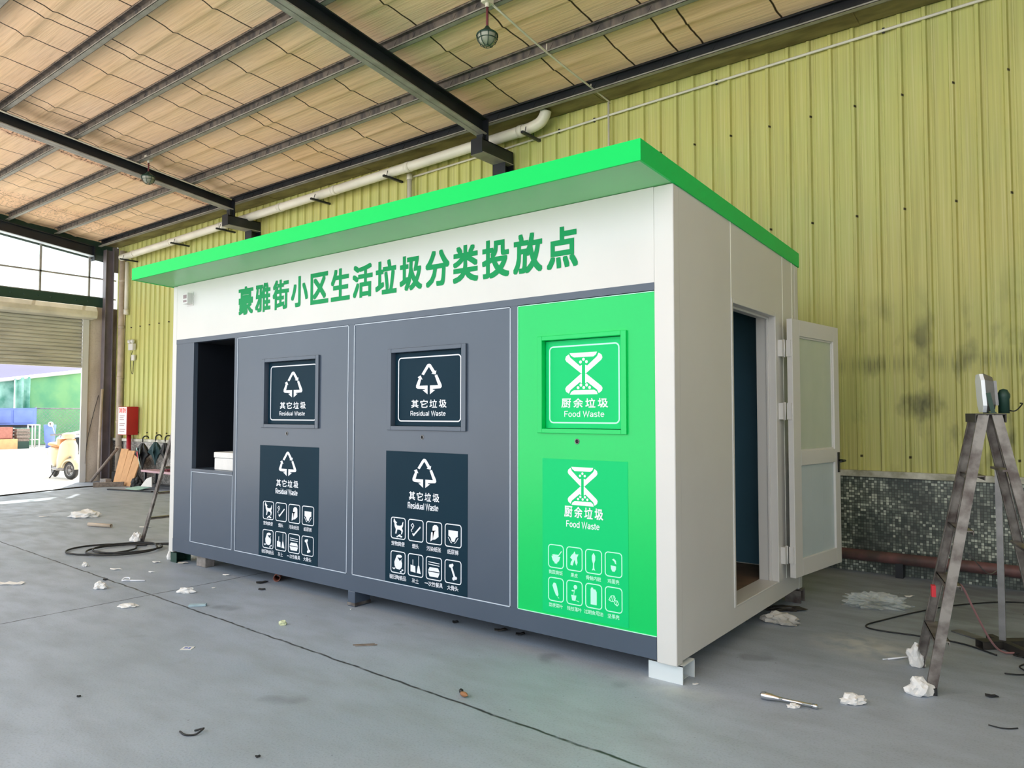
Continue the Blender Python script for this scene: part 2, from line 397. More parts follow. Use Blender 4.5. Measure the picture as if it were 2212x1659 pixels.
# ------------------------------------------------------------------ building helpers
class MB:
    """collects shapes and links them as one mesh object"""
    def __init__(self):
        self.v = []; self.f = []; self.sm = []
    def add(self, verts, faces, smooth=False):
        o = len(self.v)
        self.v += [Vector(p) for p in verts]
        for fc in faces:
            self.f.append([i + o for i in fc]); self.sm.append(smooth)
        return self
    def box(self, x0, x1, y0, y1, z0, z1):
        vs_ = [(x0, y0, z0), (x1, y0, z0), (x1, y1, z0), (x0, y1, z0), (x0, y0, z1), (x1, y0, z1), (x1, y1, z1), (x0, y1, z1)]
        return self.add(vs_, [(0, 3, 2, 1), (4, 5, 6, 7), (0, 1, 5, 4), (1, 2, 6, 5), (2, 3, 7, 6), (3, 0, 4, 7)])
    def obox(self, c, ax, ay, az, sx, sy, sz):
        """box centred at c with half sizes along given axes"""
        c = Vector(c); ax = Vector(ax).normalized(); ay = Vector(ay).normalized(); az = Vector(az).normalized()
        P = [c + ax * (i * sx) + ay * (j * sy) + az * (k * sz) for k in (-1, 1) for (i, j) in ((-1, -1), (1, -1), (1, 1), (-1, 1))]
        return self.add(P, [(0, 3, 2, 1), (4, 5, 6, 7), (0, 1, 5, 4), (1, 2, 6, 5), (2, 3, 7, 6), (3, 0, 4, 7)])
    def bar(self, a, b, w, t, side=None):
        """rectangular bar from a to b; w along side, t across"""
        a = Vector(a); b = Vector(b); d = (b - a)
        L = d.length; d.normalize()
        s = Vector(side) if side else Vector((0, 0, 1)).cross(d)
        s = s - d * s.dot(d)
        if s.length < 1e-5: s = Vector((1, 0, 0)) - d * d.x
        s.normalize(); n = d.cross(s)
        return self.obox((a + b) / 2, d, s, n, L / 2, w / 2, t / 2)
    def tube(self, pts, r, n=10, caps=True, radii=None):
        pts = [Vector(p) for p in pts]
        rings = []; prev = None
        for i, p in enumerate(pts):
            t = (pts[min(i + 1, len(pts) - 1)] - pts[max(i - 1, 0)])
            if t.length < 1e-9: t = Vector((0, 0, 1))
            t.normalize()
            if prev is None:
                ref = Vector((0, 0, 1)) if abs(t.z) < 0.9 else Vector((1, 0, 0))
                a = t.cross(ref).normalized()
            else:
                a = prev - t * prev.dot(t)
                a = a.normalized() if a.length > 1e-6 else t.orthogonal().normalized()
            prev = a; b = t.cross(a)
            rr = radii[i] if radii else r
            rings.append([p + (a * math.cos(2 * PI * k / n) + b * math.sin(2 * PI * k / n)) * rr for k in range(n)])
        vs_ = [q for ring in rings for q in ring]
        fs = []
        for i in range(len(rings) - 1):
            for k in range(n):
                k2 = (k + 1) % n
                fs.append((i * n + k, i * n + k2, (i + 1) * n + k2, (i + 1) * n + k))
        self.add(vs_, fs, True)
        if caps:
            o = len(self.v) - len(vs_)
            self.f.append([o + k for k in range(n)][::-1]); self.sm.append(False)
            self.f.append([o + (len(rings) - 1) * n + k for k in range(n)]); self.sm.append(False)
        return self
    def pipe(self, a, b, ro, ri, n=20):
        """hollow straight tube"""
        a = Vector(a); b = Vector(b); d = (b - a).normalized()
        s = d.orthogonal().normalized(); t = d.cross(s)
        vs_ = []
        for p, r in ((a, ro), (b, ro), (b, ri), (a, ri)):
            vs_ += [p + (s * math.cos(2 * PI * k / n) + t * math.sin(2 * PI * k / n)) * r for k in range(n)]
        fs = []
        for q in range(4):
            q2 = (q + 1) % 4
            for k in range(n):
                k2 = (k + 1) % n
                fs.append((q * n + k, q * n + k2, q2 * n + k2, q2 * n + k))
        return self.add(vs_, fs, True)
    def lathe(self, c, prof, n=24, axis=(0, 0, 1)):
        """profile of (radius, height) spun round axis at c"""
        c = Vector(c); az = Vector(axis).normalized()
        ax = az.orthogonal().normalized(); ay = az.cross(ax)
        vs_ = []
        for (r, h) in prof:
            vs_ += [c + az * h + (ax * math.cos(2 * PI * k / n) + ay * math.sin(2 * PI * k / n)) * r for k in range(n)]
        fs = []
        for i in range(len(prof) - 1):
            for k in range(n):
                k2 = (k + 1) % n
                fs.append((i * n + k, i * n + k2, (i + 1) * n + k2, (i + 1) * n + k))
        return self.add(vs_, fs, True)
    def prism(self, poly, d):
        """polygon (list of 3d points) extruded by vector d"""
        d = Vector(d); n = len(poly)
        P = [Vector(p) for p in poly]
        fs = [tuple(range(n))[::-1], tuple(range(n, 2 * n))]
        for i in range(n):
            j = (i + 1) % n
            fs.append((i, j, n + j, n + i))
        return self.add(P + [p + d for p in P], fs)
    def build(self, name, material, parent=None, bevel=0.0, local=False, fix=True):
        me = bpy.data.meshes.new(name)
        off = parent.location if (parent is not None and not local) else Vector((0, 0, 0))
        if parent is not None and not local and parent.parent is not None:
            off = off + parent.parent.location
        me.from_pydata([p - off for p in self.v], [], self.f)
        me.polygons.foreach_set('use_smooth', self.sm)
        if fix:
            bm = bmesh.new(); bm.from_mesh(me)
            bmesh.ops.recalc_face_normals(bm, faces=bm.faces)
            bm.to_mesh(me); bm.free()
        me.update()
        me.materials.append(material)
        o = bpy.data.objects.new(name, me)
        COL.objects.link(o)
        if parent is not None:
            o.parent = parent
        if bevel > 0:
            bv = o.modifiers.new('edge', 'BEVEL'); bv.width = bevel; bv.segments = 2; bv.limit_method = 'ANGLE'
        return o

def tag(o, label=None, cat=None, group=None, kind=None):
    if label: o['label'] = label
    if cat: o['category'] = cat
    if group: o['group'] = group
    if kind: o['kind'] = kind
    return o

def thing(name, label, cat, loc=(0, 0, 0), group=None, rz=0.0):
    o = bpy.data.objects.new(name, None)
    COL.objects.link(o)
    o.empty_display_size = 0.1
    o.location = loc; o.rotation_euler = (0, 0, rz)
    return tag(o, label, cat, group)

def struct(name, mb, m, parent=None, bevel=0.0, label=None):
    o = mb.build(name, m, parent, bevel)
    if parent is None:
        o['kind'] = 'structure'
        if label: o['label'] = label
    return o

def single(name, mb, m, label, cat, base, group=None, bevel=0.0):
    """a thing that is one mesh: origin at its base"""
    off = Vector(base)
    mb.v = [p - off for p in mb.v]
    o = mb.build(name, m, None, bevel)
    o.location = off
    return tag(o, label, cat, group)

def smooth_path(pts, k=8):
    """catmull-rom through points"""
    P = [Vector(p) for p in pts]
    P = [P[0] * 2 - P[1]] + P + [P[-1] * 2 - P[-2]]
    out = []
    for i in range(1, len(P) - 2):
        for j in range(k):
            t = j / k
            a, b, c, d = P[i - 1], P[i], P[i + 1], P[i + 2]
            out.append(0.5 * ((2 * b) + (c - a) * t + (2 * a - 5 * b + 4 * c - d) * t * t + (3 * b - a - 3 * c + d) * t ** 3))
    out.append(P[-2])
    return out

# --- lettering -------------------------------------------------------------
def text_shape(s, bold=0.0, spacing=1.0, ext=0.0):
    c = bpy.data.curves.new('lettering', 'FONT')
    c.body = s; c.offset = bold; c.space_character = spacing; c.resolution_u = 3; c.extrude = ext
    o = bpy.data.objects.new('lettering', c)
    COL.objects.link(o)
    bpy.context.view_layer.update()
    dg = bpy.context.evaluated_depsgraph_get()
    me = bpy.data.meshes.new_from_object(o.evaluated_get(dg))
    vs_ = [tuple(v.co) for v in me.vertices]
    fs = [tuple(p.vertices) for p in me.polygons]
    bpy.data.objects.remove(o, do_unlink=True)
    bpy.data.curves.remove(c); bpy.data.meshes.remove(me)
    return vs_, fs

class Art:
    """flat vinyl artwork on a plane facing -y (or any plane given by its axes)"""
    def __init__(self, y, ux=(1, 0, 0), uz=(0, 0, 1), nrm=(0, -1, 0), th=0.0012, origin=None):
        self.mb = MB(); self.ux = Vector(ux); self.uz = Vector(uz); self.n = Vector(nrm); self.th = th
        self.o = Vector(origin) if origin else Vector((0, y, 0))
    def P(self, a, b, h=1.0):
        return self.o + self.ux * a + self.uz * b + self.n * (self.th * h)
    def poly(self, pts, h=1.0):
        self.mb.prism([self.P(a, b, 0) for a, b in pts], self.n * (self.th * (h + self.lift()))); return self
    def disc(self, a, b, r, rb=None, n=16, h=1.0):
        rb = rb or r
        return self.poly([(a + r * math.cos(2 * PI * k / n), b + rb * math.sin(2 * PI * k / n)) for k in range(n)], h)
    def stroke(self, pts, w, closed=False, h=1.0):
        """one mitred ribbon along the points"""
        P2 = [Vector((p, q)) for p, q in pts]
        if closed or (P2[0] - P2[-1]).length < 1e-6:
            closed = True
            if (P2[0] - P2[-1]).length < 1e-6: P2 = P2[:-1]
        n = len(P2); L = []; R_ = []
        for i in range(n):
            a = P2[(i - 1) % n] if (closed or i > 0) else None
            b = P2[(i + 1) % n] if (closed or i < n - 1) else None
            d1 = (P2[i] - a).normalized() if a is not None else None
            d2 = (b - P2[i]).normalized() if b is not None else None
            d1 = d1 or d2; d2 = d2 or d1
            n1 = Vector((-d1.y, d1.x)); n2 = Vector((-d2.y, d2.x)); m_ = n1 + n2
            m_ = m_.normalized() if m_.length > 1e-4 else n1
            k = min(1.0 / max(m_.dot(n1), 0.35), 2.2)
            L.append(P2[i] + m_ * (w / 2 * k)); R_.append(P2[i] - m_ * (w / 2 * k))
        hh = h + self.lift()
        vs_ = [self.P(p.x, p.y, hh) for p in L] + [self.P(p.x, p.y, hh) for p in R_] + [self.P(p.x, p.y, 0) for p in L] + [self.P(p.x, p.y, 0) for p in R_]
        fs = []
        for i in range(n if closed else n - 1):
            q = (i + 1) % n
            fs += [(i, q, n + q, n + i), (i, 2 * n + i, 2 * n + q, q), (n + i, n + q, 3 * n + q, 3 * n + i)]
        if not closed: fs += [(0, n, 3 * n, 2 * n), (n - 1, 3 * n - 1, 4 * n - 1, 2 * n - 1)]
        self.mb.add(vs_, fs); return self
    def lift(self):
        """successive pieces sit a hair higher so that none are coplanar"""
        self.k = getattr(self, 'k', 0) + 1
        return 0.10 * (self.k % 11)
    def ring(self, x0, x1, z0, z1, r, w):
        """rounded rectangle outline as one strip"""
        def rr(x0, x1, z0, z1, r):
            out = []
            for cx, cz, a0 in ((x1 - r, z1 - r, 0), (x0 + r, z1 - r, 90), (x0 + r, z0 + r, 180), (x1 - r, z0 + r, 270)):
                for k in range(7):
                    a = math.radians(a0 + 15 * k)
                    out.append((cx + r * math.cos(a), cz + r * math.sin(a)))
            return out
        A = rr(x0, x1, z0, z1, r); B = rr(x0 + w, x1 - w, z0 + w, z1 - w, max(r - w, 0.001))
        n = len(A)
        vs_ = [self.P(*p) for p in A] + [self.P(*p) for p in B] + [self.P(p[0], p[1], 0) for p in A] + [self.P(p[0], p[1], 0) for p in B]
        fs = []
        for i in range(n):
            j = (i + 1) % n
            fs += [(i, j, n + j, n + i), (2 * n + i, i + 0, j, 2 * n + j), (n + i, n + j, 3 * n + j, 3 * n + i)]
        self.mb.add(vs_, fs); return self
    def text(self, s, x0, x1, z0, z1, bold=0.0, spacing=1.0, h=1.0):
        vs_, fs = text_shape(s, 0.0, spacing)
        ax = min(v[0] for v in vs_); bx = max(v[0] for v in vs_); ay = min(v[1] for v in vs_); by = max(v[1] for v in vs_)
        sx = (x1 - x0) / (bx - ax); sy = (z1 - z0) / (by - ay)
        # heavier strokes: the outline is laid down again slightly offset all round
        e = bold * (z1 - z0)
        offs = [(0, 0)] + ([(e * i_, e * j_) for i_ in (-1, 0, 1) for j_ in (-1, 0, 1) if i_ or j_] if bold else [])
        for q, (oa, ob) in enumerate(offs):
            self.mb.add([self.P(x0 + (v[0] - ax) * sx + oa, z0 + (v[1] - ay) * sy + ob, h + 0.08 * q) for v in vs_], fs)
        return self
    def latin(self, s, x0, x1, z0, z1, w=0.13):
        """plain sans-serif capitals and small letters drawn as strokes; z0..z1 is baseline to cap height"""
        def arc(cx, cy, rx, ry, a0, a1, n=12):
            return [(cx + rx * math.cos(math.radians(a0 + (a1 - a0) * k / n)), cy + ry * math.sin(math.radians(a0 + (a1 - a0) * k / n))) for k in range(n + 1)]
        xh = 0.72; r = 0.25; hx = xh / 2
        G = {'R': (0.66, [[(.07, 0), (.07, 1)], [(.07, .95), (.36, .95)] + arc(.36, .71, .2, .24, 90, -90) + [(.07, .47)], [(.34, .47), (.60, 0)]]),
             'F': (0.58, [[(.07, 0), (.07, 1)], [(.07, .95), (.55, .95)], [(.07, .5), (.48, .5)]]),
             'W': (0.98, [[(.04, 1), (.26, 0.02), (.49, .97), (.72, 0.02), (.94, 1)]]),
             'e': (0.56, [[(.06, .38), (.50, .38)] + arc(.28, hx, .22, hx - .05, 5, 318, 20)]),
             's': (0.50, [arc(.25, .52, .18, .15, 25, 230, 10) + arc(.25, .20, .19, .16, 60, -155, 12)]),
             'i': (0.24, [[(.12, 0), (.12, xh)], [(.12, .87), (.12, 1)]]),
             'l': (0.24, [[(.12, 0), (.12, 1)]]),
             'd': (0.58, [arc(.28, hx, .21, hx - .05, 0, 360, 20), [(.50, 0), (.50, 1)]]),
             'u': (0.56, [[(.08, xh), (.08, .26)] + arc(.28, .26, .20, .21, 180, 360, 12) + [(.48, xh)], [(.48, xh), (.48, 0)]]),
             'a': (0.56, [arc(.27, .47, .20, .20, 150, 0, 10) + [(.47, 0)], arc(.25, .21, .18, .16, 0, 360, 16)]),
             't': (0.34, [[(.15, .92), (.15, .16)] + arc(.25, .16, .10, .11, 180, 290, 6), [(.0, xh - .04), (.30, xh - .04)]]),
             'o': (0.58, [arc(.28, hx, .22, hx - .05, 0, 360, 22)]), ' ': (0.28, [])}
        adv = sum(G[ch][0] + 0.05 for ch in s) - 0.05
        sx = (x1 - x0) / adv; sz = z1 - z0; x = 0.0
        for ch in s:
            wd, strokes = G[ch]
            for st in strokes:
                self.stroke([(x0 + (x + u) * sx, z0 + v * sz) for u, v in st], w * sz)
            x += wd + 0.05
        return self
    def build(self, name, m, parent):
        return self.mb.build(name, m, parent)
# ================================================================== the shed
random.seed(7)
RY0, RX0, RX1 = -5.7, -15.0, 6.2            # open front, end wall, far right wall
SL = -0.118
def roof(h, y): return h + SL * y

mb = MB(); mb.box(RX0 - 0.12, RX1 + 0.1, RY0, 3.85, -0.12, 0.0)
struct('floor', mb, M['floor'])

# back wall: ribbed yellow sheet above a tiled dado with a ledge
mb = MB()
prof = []
xr = -14.98
while xr < RX1:
    prof += [(xr, 3.70), (xr + 0.078, 3.70), (xr + 0.090, 3.672), (xr + 0.116, 3.672), (xr + 0.128, 3.70)]
    # two shallow swages between ribs
    prof += [(xr + 0.150, 3.70), (xr + 0.154, 3.697), (xr + 0.166, 3.697), (xr + 0.170, 3.70)]
    xr += 0.2
prof.append((RX1, 3.70))
zs = [0.90, 5.20]
vs_ = [(x, y, z) for z in zs for (x, y) in prof]
n = len(prof)
mb.add(vs_, [(i, i + 1, n + i + 1, n + i) for i in range(n - 1)])
mb.box(RX0, RX1, 3.715, 3.78, 0.0, 5.4)
wb = struct('wall_back', mb, M['sheet'])
mb = MB(); mb.box(RX0, RX1, 3.685, 3.80, 0.0, 0.885)
struct('wall_back_dado', mb, M['mosaic'], wb)
mb = MB(); mb.box(RX0, RX1, 3.645, 3.80, 0.870, 0.928)
struct('trim_1', mb, M['ledge'], bevel=0.006)

M['bouncewall'] = mat('pale_bounce_wall', srgb(222, 230, 228), 0.8, var=0.12, scale=2)  # pale tone picked so the unseen walls bounce light onto the station side
# unseen far right wall; front stub added to keep sky light off the right
mb = MB(); mb.box(RX1, RX1 + 0.12, RY0, 3.85, 0.0, 7.0)
struct('wall_right', mb, M['bouncewall'])
mb = MB(); mb.box(5.0, RX1, RY0 - 0.12, RY0, 0.0, 6.5)
struct('wall_front_added', mb, M['bouncewall'])

# insulated roof sheet sagging between the purlins
PUR = [3.30, 2.435, 1.555, 0.67, -0.215, -1.10]
mb = MB()
ys = [3.80, 3.42]
for i in range(len(PUR)):
    a = PUR[i]; b = PUR[i + 1] if i + 1 < len(PUR) else a - 0.885
    for t in (0.0, 0.12, 0.25, 0.38, 0.47, 0.5, 0.53, 0.62, 0.75, 0.88):
        ys.append(a + (b - a) * t)
y = ys[-1] - 0.1
while y > RY0: ys.append(y); y -= 0.6
ys.append(RY0)
xs = [RX0 - 0.1 + i * 0.26 for i in range(int((RX1 - RX0 + 0.3) / 0.26) + 1)]
def sag(x, y):
    z = roof(5.60, y)
    if y > PUR[0] or y < -2.0: return z
    k = (PUR[0] - y) / 0.885; t = k - math.floor(k)
    s = math.sin(PI * t)
    crease = max(0.0, 1 - abs(t - 0.5) / 0.05)
    return z - 0.020 * s - 0.030 * crease * (0.6 + 0.6 * noise.noise((x * 1.3, y * 2, 0))) + 0.012 * s * noise.noise((x * 0.9, y * 1.1, 3))
vs_ = []
for x in xs:
    for y in ys: vs_.append((x, y, sag(x, y)))
ny = len(ys)
fs = [(i * ny + j, (i + 1) * ny + j, (i + 1) * ny + j + 1, i * ny + j + 1) for i in range(len(xs) - 1) for j in range(ny - 1)]
mb.add(vs_, fs, True)
mb.prism([(RX0 - 0.2, 4.1, roof(5.68, 4.1)), (RX0 - 0.2, 4.1, roof(5.72, 4.1)), (RX0 - 0.2, RY0, roof(5.72, RY0)), (RX0 - 0.2, RY0, roof(5.68, RY0))], (RX1 - RX0 + 0.4, 0, 0))
struct('ceiling', mb, M['insul'])

# end wall on the left: rendered pier, header, clerestory, roller shutter
mb = MB()
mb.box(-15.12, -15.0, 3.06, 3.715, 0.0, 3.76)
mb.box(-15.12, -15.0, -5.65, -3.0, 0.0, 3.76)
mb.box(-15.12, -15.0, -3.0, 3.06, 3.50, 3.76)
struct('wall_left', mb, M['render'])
mb = MB()
mb.box(-15.10, -14.98, -5.65, 3.55, 3.76, 3.96)
for k in range(36):
    y = 3.1 - 0.24 * k
    mb.lathe((-14.98, y, 3.86), [(0.001, 0.018), (0.016, 0.014), (0.02, 0.0)], 8, (1, 0, 0))
struct('trim_2', mb, M['darkgreen'])

mb = MB()
for y in (3.14, 2.20, 1.26, 0.32, -0.62, -1.56, -2.5):
    mb.box(-15.07, -15.03, y - 0.018, y + 0.018, 3.96, roof(5.20, y))
mb.box(-15.07, -15.03, -5.6, 3.70, 4.375, 4.405)
mb.box(-15.07, -15.03, -5.6, 3.70, 3.955, 3.985)
w1 = struct('window_1', mb, M['flange'])
mb = MB(); mb.prism([(-15.052, 3.70, 3.97), (-15.052, -5.6, 3.97), (-15.052, -5.6, roof(5.3, -5.6)), (-15.052, 3.70, roof(5.3, 3.7))], (-0.004, 0, 0))
struct('pane', mb, M['pane'], w1)

mb = MB(); mb.prism([(-15.11, 3.72, roof(5.18, 3.72)), (-15.11, RY0, roof(5.18, RY0)), (-15.11, RY0, roof(5.64, RY0)), (-15.11, 3.72, roof(5.64, 3.72))], (0.02, 0, 0))
struct('trim_3', mb, M['darkgreen'])
# roller shutter, half raised
mb = MB()
pr = []
z = 2.47
while z < 3.55:
    pr += [(0.0, z), (0.018, z + 0.014), (0.022, z + 0.038), (0.018, z + 0.062), (0.0, z + 0.076)]
    z += 0.0765
n = len(pr)
mb.add([(-15.03 + a, y, zz) for y in (-2.96, 3.02) for (a, zz) in pr], [(i, n + i, n + i + 1, i + 1) for i in range(n - 1)])
mb.box(-15.05, -15.0, -2.96, 3.02, 2.43, 2.475)
mb.box(-15.036, -15.031, -2.96, 3.02, 2.45, 3.55)
d1 = struct('door_1', mb, M['shutter'])
mb = MB()
mb.prism([(-15.0, -3.1, 3.46), (-14.72, -3.1, 3.48), (-14.70, -3.1, 3.53), (-14.70, -3.1, 3.62), (-14.78, -3.1, 3.73), (-15.0, -3.1, 3.75)], (0, 6.29, 0))
struct('shutter_box', mb, M['shutterbox'], d1, bevel=0.006)
for ya in (3.03, -3.1):
    mb = MB(); mb.box(-15.06, -14.97, ya, ya + 0.075, 0.0, 3.46); mb.box(-14.972, -14.962, ya - 0.02, ya + 0.10, 0.0, 3.46)
    struct('guide_rail', mb, M['white'], d1)

# ------------------------------------------------------------------ steel frames
def hbeam(mbw, mbf, a, b, h, w, tf=0.014, tw=0.010, top=True):
    """web into mbw, flanges into mbf; a,b on the section centre line in a plane of constant x"""
    a = Vector(a); b = Vector(b); d = (b - a).normalized(); up = Vector((1, 0, 0)).cross(d)
    if up.z < 0: up = -up
    mbw.obox((a + b) / 2, d, (1, 0, 0), up, (b - a).length / 2, tw / 2, h / 2)
    mbw.obox((a + b) / 2 + up * (h / 2 - tf / 2), d, (1, 0, 0), up, (b - a).length / 2, w / 2, tf / 2)
    mbf.obox((a + b) / 2 - up * (h / 2 - tf / 2), d, (1, 0, 0), up, (b - a).length / 2, w / 2, tf / 2)

def portal_frame(x, label, htop, hbot, col_base, endw=False):
    t = thing('portal_frame', label, 'steel frame', (x, 3.6, 0.0), 'steel frames carrying the roof')
    web, fl = MB(), MB()
    yn, yf = 3.16, -5.6
    hm = (htop + hbot) / 2
    hbeam(web, fl, (x, yn, roof(hm, yn)), (x, yf, roof(hm, yf)), (htop - hbot), 0.15)
    web.box(x - 0.085, x + 0.085, yn - 0.005, yn + 0.012, roof(hbot, yn) - 0.09, roof(htop, yn))
    for q in range(4):
        web.lathe((x - 0.06 + 0.12 * (q % 2), yn + 0.012, roof(hbot, yn) + 0.02 + 0.09 * (q // 2)), [(0.014, 0), (0.014, 0.012), (0.001, 0.014)], 6, (0, 1, 0))
    web.build('rafter', M['beam'], t)
    fl.build('lower_flange', M['flange'] if not endw else M['pale_edge'], t)
    if not endw:
        b = MB(); b2 = MB()
        b.box(x - 0.09, x - 0.078, 3.05, 3.66, 4.64, 4.80); b.box(x + 0.078, x + 0.09, 3.05, 3.66, 4.64, 4.80)
        b.box(x - 0.09, x + 0.09, 3.05, 3.66, 4.788, 4.80); b.box(x - 0.09, x + 0.09, 3.04, 3.052, 4.63, 4.82)
        b.box(x - 0.05, x + 0.05, 3.10, 3.20, 4.80, roof(hbot, 3.15) - 0.0)
        b.build('bracket', M['beam'], t)
        b2.box(x - 0.1, x + 0.1, 3.05, 3.66, 4.628, 4.64)
        b2.build('bracket_flange', M['flange'], t)
    c = MB()
    if endw:
        c.box(x - 0.075, x + 0.075, 3.40, 3.412, 0.012, 5.02); c.box(x - 0.075, x + 0.075, 3.56, 3.572, 0.012, 5.02); c.box(x - 0.005, x + 0.005, 3.41, 3.562, 0.012, 5.02)
        c.box(x - 0.12, x + 0.12, 3.37, 3.60, 0.0, 0.014)
        c.box(x - 0.03, x + 0.03, 3.57, 3.71, 4.55, 5.1)
    else:
        c.box(x - 0.10, x + 0.10, 3.48, 3.492, 0.012, 4.63); c.box(x - 0.10, x + 0.10, 3.648, 3.66, 0.012, 4.63); c.box(x - 0.006, x + 0.006, 3.49, 3.65, 0.012, 4.63)
        c.box(x - 0.14, x + 0.14, 3.44, 3.668, 0.0, 0.014)
    c.build('column', M['beam'] if not endw else M['darkcol'], t)
    return t
M['darkcol'] = mat('dark_grey_column_paint', srgb(128, 120, 126), 0.45, var=0.25, scale=3)
portal_frame(-4.0, 'black steel roof rafter crossing above the middle of the green canopy, with bracket', 5.455, 5.255, 3.5)
portal_frame(-9.58, 'black steel roof rafter above the left end of the station, caged lamp beside it', 5.457, 5.285, 3.5)
portal_frame(-14.93, 'dark end frame column and beam beside the roller shutter doorway', 5.42, 5.20, 3.4, True)

# purlins: lipped channels over the rafters
names = ['dark eave purlin running along the gutter above the yellow wall',
         'grey roof purlin, second from the yellow wall',
         'grey roof purlin, third from the yellow wall, lamp hanging by it',
         'grey roof purlin, fourth from the yellow wall',
         'grey roof purlin, fifth from the yellow wall, near upper left corner',
         'grey roof purlin farthest from the yellow wall, barely in view']
for i, y in enumerate(PUR):
    t = thing('purlin', names[i], 'purlin', (-6.0, y, roof(5.46, y)), 'roof purlins')
    mb = MB(); z0 = roof(5.462, y); z1 = roof(5.595, y); xa, xb = -14.95, 6.15
    mb.box(xa, xb, y + 0.028, y + 0.032, z0, z1)
    mb.box(xa, xb, y - 0.032, y + 0.032, z1 - 0.004, z1)
    mb.box(xa, xb, y - 0.032, y - 0.028, z1 - 0.02, z1)
    # slanted weld scars / ties on the web
    k = 0
    while k < 74:
        x = xa + 0.28 * k + 0.1
        mb.bar((x, y + 0.026, z0 + 0.03), (x + 0.06, y + 0.026, z1 - 0.02), 0.004, 0.006, (1, 0, 0)); k += 1
    mb.build('web', M['purlin'] if i else M['beam'], t)
    mb = MB()
    mb.box(xa, xb, y - 0.032, y + 0.032, z0, z0 + 0.004); mb.box(xa, xb, y - 0.032, y - 0.028, z0, z0 + 0.018)
    mb.build('lower_lip', M['flange'], t)

# gutter between eave purlin and wall
mb = MB()
mb.box(-14.9, 6.15, 3.375, 3.67, 5.105, 5.112)
mb.box(-14.9, 6.15, 3.372, 3.378, 5.105, 5.19)
mb.box(-14.9, 6.15, 3.664, 3.67, 5.105, 5.17)
for x in (-12.6, -9.0, -6.6, -2.6, 0.15, 2.6):
    mb.box(x, x + 0.05, 3.37, 3.67, 5.101, 5.106)
single('gutter', mb, M['gutter'], 'long olive-brown eave gutter above the yellow wall', 'gutter', (-6, 3.53, 5.105))

# big white drain pipe below the gutter
t = thing('drain_pipe', 'thick white plastic drain pipe hung along the top of the yellow wall', 'pipe', (-8, 3.45, 4.8))
def zp(x): return 4.945 + (x + 3.5) * 0.0165
mb = MB()
pts = smooth_path([(-14.25, 3.45, zp(-14.25)), (-9, 3.45, zp(-9)), (-4.2, 3.45, zp(-4.2)), (-3.62, 3.45, zp(-3.6)), (-3.45, 3.45, 4.955), (-3.33, 3.45, 4.985), (-3.27, 3.45, 5.05), (-3.25, 3.45, 5.105)], 6)
mb.tube(pts, 0.068, 16)
for x in (-3.62, -4.22, -5.6, -7.2, -8.6, -10.4, -12.2, -13.7):
    mb.tube([(x - 0.04, 3.45, zp(x)), (x + 0.04, 3.45, zp(x))], 0.074, 16)
mb.build('pipe_run', M['pvc'], t)
for x in (-3.50, -5.95, -7.6, -10.3, -11.9, -14.0):
    b = MB()
    b.bar((x, 3.30, zp(x) - 0.085), (x, 3.671, zp(x) - 0.085), 0.035, 0.028, (1, 0, 0))
    b.tube([(x, 3.36, zp(x) - 0.07), (x, 3.38, zp(x)), (x, 3.45, zp(x) + 0.075), (x, 3.53, zp(x)), (x, 3.55, zp(x) - 0.07)], 0.005, 6)
    b.build('bracket', M['beam'], t)

# thin white conduit along the wall, its drop, and the branch to the hanging lamp
t = thing('conduit', 'thin cream conduit running along the upper yellow wall with drops', 'conduit', (-2, 3.65, 4.9))
mb = MB(); mb.tube([(6.1, 3.655, 5.115), (1.23, 3.655, 5.0), (-2.5, 3.655, 4.925), (-4.0, 3.668, 4.885), (-5.75, 3.655, 4.845)], 0.0135, 10)
mb.build('main_run', M['pvc'], t)
mb = MB(); mb.tube([(-2.5, 3.65, 5.08), (-2.5, 3.65, 1.4)], 0.012, 10); mb.build('drop', M['pvc'], t)
mb = MB(); mb.tube([(-5.75, 3.62, 4.85), (-5.75, 3.62, 0.95)], 0.035, 12); mb.lathe((-5.75, 3.62, 4.80), [(0.043, 0), (0.043, 0.08), (0.02, 0.09)], 12)
mb.build('down_pipe', M['pvc'], t)
mb = MB(); mb.tube(smooth_path([(-2.5, 3.65, 5.08), (-2.5, 3.63, 5.095), (-2.5, 2.4, 5.165), (-2.5, 1.45, 5.27)], 4), 0.010, 8)
mb.build('lamp_branch', M['pvc'], t)
for yy in (3.30, 2.43):
    mb = MB(); mb.tube([(-2.5, yy - 0.04, roof(5.462, yy) + 0.08), (-2.5, yy - 0.04, 5.10 + (3.63 - yy) * 0.075)], 0.006, 6); mb.build('hanger', M['pvc'], t)
for x in (-3.2, -2.7, -1.2, 0.4, 1.8):
    mb = MB(); mb.box(x - 0.01, x + 0.01, 3.655, 3.671, 4.93 + (x + 2.5) * 0.0205 - 0.03, 4.93 + (x + 2.5) * 0.0205 + 0.02)
    mb.build('clip', M['beam'], t)

